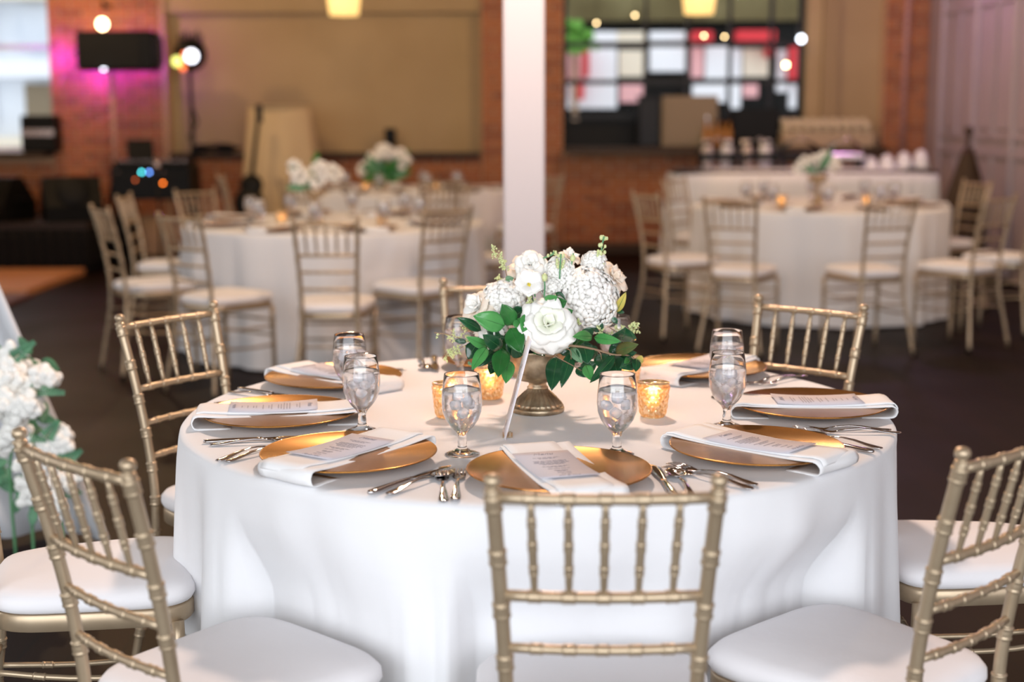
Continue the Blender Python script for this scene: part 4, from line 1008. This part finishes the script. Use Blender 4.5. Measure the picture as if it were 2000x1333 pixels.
# ================================================================== RIGHT SIDE BACKGROUND
# inside the window opening
def block(name, label, cat, px0, px1, py0, py1, Y, d, parts):
    a, b_ = at(px0, py1, Y), at(px1, py0, Y); t_ = thing(name, label, cat, ((a.x+b_.x)/2, Y, a.z)); return t_, abs(b_.x-a.x), b_.z-a.z
t, w, h = block('bar_cabinet', 'taupe cabinet standing in the window opening', 'cabinet', 1290, 1400, 190, 289, 14.45, .3, None)
t.location.z = 1.083; MB().bbox((0, 0, h/2), (w, .22, h), .01).build('body', 'taupe', t, False); MB().box((0, -.115, h*.52), (w*.86, .012, h*.8)).build('door', 'taupe', t, False); MB().box((w*.3, -.13, h*.5), (.015, .02, .1)).build('handle', 'steelbar', t, False)
t, w, h = block('dark_pilaster', 'dark upright post left of the taupe cabinet in the window', 'post', 1246, 1288, 195, 289, 14.45, .2, None)
t.location.z = 1.083; MB().bbox((0, 0, h/2), (w, .16, h), .01).build('shaft', 'frame', t, False); MB().bbox((0, 0, h+.01), (w*1.15, .2, .03), .005).build('cap', 'frame', t, False)
t, w, h = block('television', 'black screen leaning right of the taupe cabinet on the window ledge', 'screen', 1430, 1522, 200, 262, 14.42, .1, None)
t.location.z = 1.083; MB().bbox((0, 0, h/2+.06), (w, .05, h), .01).build('screen', 'black', t, False); MB().box((0, 0, .03), (w*.3, .12, .06)).build('stand', 'black', t, False)
for k in range(4):
    c = at(1378+k*15, 230, 14.25); t = thing('liquor_bottle', 'small amber bottle %s in the row before the cabinet' % ('first from left', 'second from left', 'third from left', 'last')[k], 'bottle', (c.x, 14.24, 1.083), 0, 'amber bottles in the window')
    MB().lathe([(0, 0), (.03, 0), (.032, .01), (.032, .16), (.012, .2), (.012, .25), (0, .25)], 14).build('glass_bottle', 'amber', t); MB().lathe([(0, .25), (.014, .25), (.014, .27), (0, .27)], 10).build('cap', 'blacksat', t)
    t.location.x = at(1378+k*15, 230, 14.3).x
# rack of cups
a, b_ = at(1530, 290, 14.2), at(1705, 262, 14.2)
t = thing('cup_rack', 'tan crate filled with rows of ivory cups on the ledge by the brick pier', 'crate', ((a.x+b_.x)/2, 14.36, 1.083))
W_ = b_.x-a.x; hh = .14
mbx = MB().box((0, -.17, hh/2), (W_, .02, hh)).box((0, .17, hh/2), (W_, .02, hh)).box((-W_/2, 0, hh/2), (.02, .34, hh)).box((W_/2, 0, hh/2), (.02, .34, hh)).box((0, 0, .01), (W_, .34, .02)); mbx.build('crate_body', 'rack', t, False)
cup = MB().lathe([(0, 0), (.028, 0), (.036, .05), (.038, .085), (.034, .085), (.03, .01), (0, .008)], 12)
cm = None
for r_ in range(3):
    for k in range(9):
        for lv in range(2):
            nm = 'cup'
            if cm is None: o = cup.build(nm, 'cup'); cm = o.data
            else: o = bpy.data.objects.new(nm, cm); COL.objects.link(o)
            o.location = (t.location.x-W_/2+.05+k*(W_-.1)/8, 14.36-.11+r_*.11, 1.083+.06+lv*.09+r_*.02)
            tag(o, 'ivory cup in the tan crate, %s layer, %s row, %s from the left' % (('lower', 'upper')[lv], ('front', 'middle', 'back')[r_], ('first', 'second', 'third', 'fourth', 'fifth', 'sixth', 'seventh', 'eighth', 'ninth')[k]), 'cup', 'ivory cups in the tan crate')
# buffet with white cloth
bx0, bx1, by, bz = 1.42, 3.72, 12.75, .93
t = thing('buffet_table', 'long high buffet table along the back behind the right rear table', 'table', ((bx0+bx1)/2, by, 0))
MB().box((0, 0, bz-.03), (bx1-bx0-.04, .66, .03)).build('table_top', 'sill', t, False)
for sx in (-1, 1):
    for sy in (-1, 1): MB().tube([(sx*1.05, sy*.27, .012), (sx*1.05, sy*.27, bz-.04)], .018, 8).build('leg', 'blacksat', t)
def bc(u, v):       # rounded rectangle drape
    q = 2*pi*u; hx, hy = (bx1-bx0)/2, .36; e = .12
    cx = (abs(cos(q))**e)*(1 if cos(q) > 0 else -1)*hx; cy = (abs(sin(q))**e)*(1 if sin(q) > 0 else -1)*hy
    if v < .12: k = v/.12; return (cx*k, cy*k, bz)
    k = (v-.12)/.88; g = .03*k*sin(46*q)+.05*k; return (cx+cos(q)*g, cy+sin(q)*g, bz-.004-(bz-.02)*k)
tag(MB().grid(bc, 400, 12, True).build('tablecloth', 'linen', None, loc=((bx0+bx1)/2, by, 0)), 'white cloth hanging from the long buffet table behind the right rear table', 'tablecloth')
def chafer(px, label, m='blacksat', w=.34):
    c = at(px, 320, 12.7); t_ = thing('chafing_dish', label, 'chafing dish', (c.x, 12.7, bz+.002), 0, 'chafing dishes on the buffet')
    for sx in (-1, 1): MB().box((sx*w*.42, 0, .04), (.02, .22, .08)).build('leg', 'blacksat', t_, False)
    MB().bbox((0, 0, .10), (w, .26, .06), .01).build('pan', m, t_, False)
    MB().grid(lambda u, v: (w*.48*cos(pi*u), (v-.5)*.25, .13+.11*sin(pi*u)), 14, 4).build('lid', m, t_, thick=.004)
    MB().tube([(-.05, -.1, .24), (0, -.1, .265), (.05, -.1, .24)], .007, 6).build('handle', 'steelbar', t_)
chafer(1400, 'leftmost dark chafing dish on the buffet'); chafer(1480, 'second dark chafing dish from the left on the buffet'); chafer(1560, 'dark chafing dish just left of the cream flowers on the buffet')
chafer(1648, 'shiny steel chafing dish right of the cream flowers on the buffet', 'steelbar', .3)
for k in range(4):
    c = at(1385+k*38, 292, 12.9); t = thing('napkin_bundle', 'small pinkish bundle %s along the back of the buffet' % ('first from left', 'second from left', 'third from left', 'fourth from left')[k], 'napkin', (c.x, 13.02, bz+.002), 0, 'bundles on the buffet')
    MB().lathe([(0, 0), (.05, 0), (.06, .05), (.05, .17), (.035, .2), (.05, .24), (.0, .2)], 14, mod=lambda q, z, i: 1+.1*sin(5*q)).build('folded_cloth', 'blush' if k % 2 == 0 else 'napkin', t); MB().lathe([(.04, .19), (.042, .2), (.04, .21), (.037, .2)], 14).build('ring', 'blacksat', t)
for k in range(4):
    c = at(1698+k*33, 322, 12.7); t = thing('linen_stack', 'crumpled white linen heap %s at the right end of the buffet' % ('first', 'second', 'third', 'last')[k], 'linen', (min(c.x, 3.62), 12.68, bz+.001), 0, 'linen heaps on the buffet')
    MB().grid(lambda u, v, k=k: ((.064)*cos(2*pi*u)*sin(pi*v*.5+.01)*(1+.1*sin(5*2*pi*u+k)), .12*sin(2*pi*u)*sin(pi*v*.5+.01), (.10+.02*k)*cos(pi*v*.5)), 18, 6, True).build('bundle', 'linen', t); MB().box((0, 0, .01), (.11, .16, .02)).build('folded_base', 'linen', t, False)
# dark draped stand beside the door
c = at(1885, 420, 11.9)
t = thing('coat_stand', 'dark cloth-hung stand between the buffet and the grey door', 'stand', (c.x, 11.9, 0))
def dd(u, v):
    q = 2*pi*u; z = 1.12-1.1*v; r = .04+.13*min(1, v*2.6)+.012*sin(7*q)*v; return (cos(q)*r, sin(q)*r, z)
MB().grid(dd, 50, 14, True).build('hanging_cloth', 'sill', t, thick=.004); MB().tube([(0, 0, .01), (0, 0, 1.24)], .02, 8).build('pole', 'sill', t); MB().ball((0, 0, 1.26), .04, 10).build('knob', 'sill', t)

# ================================================================== LEFT FOREGROUND DRAPE AND GARLAND
t = thing('white_drape', 'white fabric swag falling at the left picture edge behind the chairs', 'drape', (-2.0, 4.62, 0))
def sw(u, v):
    z = 2.2-2.18*v; xe = -.14+.80*v; w = .9; return (xe-w*(1-u), .05*sin(u*16+v*2)+.02*sin(u*37), z)
MB().grid(sw, 60, 20).build('fabric', 'ribbon', t, thick=.003)
MB().tube([(-.9, .12, 2.22), (.2, .12, 2.22)], .02, 8).build('rod', 'blacksat', t); MB().tube([(-.85, .12, .0), (-.85, .12, 2.22)], .02, 8).build('upright', 'blacksat', t)
t = thing('flower_garland', 'white blossom garland with ferny greenery trailing to the floor at left', 'flowers', (-1.55, 4.3, 0))
rn = random.Random(9); O = Vector((-1.55, 4.3, 0))
for (px, py, k, r) in ((20, 715, 5, 26), (62, 730, 6, 26), (90, 735, 4, 20), (40, 760, 6, 28), (15, 790, 6, 30), (60, 790, 4, 24), (30, 830, 5, 28), (5, 740, 4, 24), (90, 880, 3, 18), (110, 860, 4, 22), (70, 900, 4, 24), (100, 930, 3, 22), (130, 940, 3, 20), (60, 960, 4, 26), (110, 985, 3, 22), (10, 860, 4, 26)):
    c = at(px, py, 4.25+rn.uniform(-.08, .08))-O; mb = MB()
    for i in range(k*4):
        p = c+Vector((rn.gauss(0, r*.45), rn.gauss(0, r*.4), rn.gauss(0, r*.45)))*(4.3/F)
        for j in range(3): q = rn.random()*2*pi; mb.ball(p+Vector((cos(q)*.011, -.003, sin(q)*.011)), .0165, 8, (1, .6, 1))
    mb.build('blossom_cluster', 'petal', t)
for i in range(80):
    px = rn.uniform(-10, 150); py = 690+rn.uniform(0, 300); 
    if px > 60+ (py-690)*.32: px -= 60
    c = at(px, py, 4.36+rn.uniform(-.05, .1))-O; q = rn.random()*2*pi; L = .07; e = c+Vector((cos(q)*L, -.02, sin(q)*L)); m_ = MB(); leaf_mesh(m_, c, e, .035); m_.build('leaf', 'fern' if i % 3 else 'leaf_pale', t, thick=.0006)
for a in ((25, 700, 68, 668), (60, 760, 126, 768), (90, 855, 115, 822), (20, 850, 90, 860), (120, 905, 160, 880), (110, 900, 158, 915)):
    p, q = at(a[0], a[1], 4.22)-O, at(a[2], a[3], 4.2)-O; d = q-p; mb = MB().tube([p, q], .002, 5)
    for k in range(12):
        f_ = k/12; w = .028*(1-f_*.8)
        for s in (-1, 1):
            nrm = Vector((-d.z, 0, d.x)).normalized()*s; leaf_mesh(mb, p+d*f_, p+d*(f_+.10)+nrm*w, .008, nv=3)
    mb.build('fern_frond', 'fern', t)
for a in ((10, 700, 60, 980), (60, 720, 20, 900), (90, 860, 120, 1000)):
    MB().tube(catmull([at(a[0], a[1], 4.38)-O, at((a[0]+a[2])/2+15, (a[1]+a[3])/2, 4.36)-O, at(a[2], a[3], 4.35)-O, Vector((at(a[2], a[3], 4.35)-O).to_tuple()[:2]+(.01,))], 5), .005, 6).build('stem', 'stem', t)
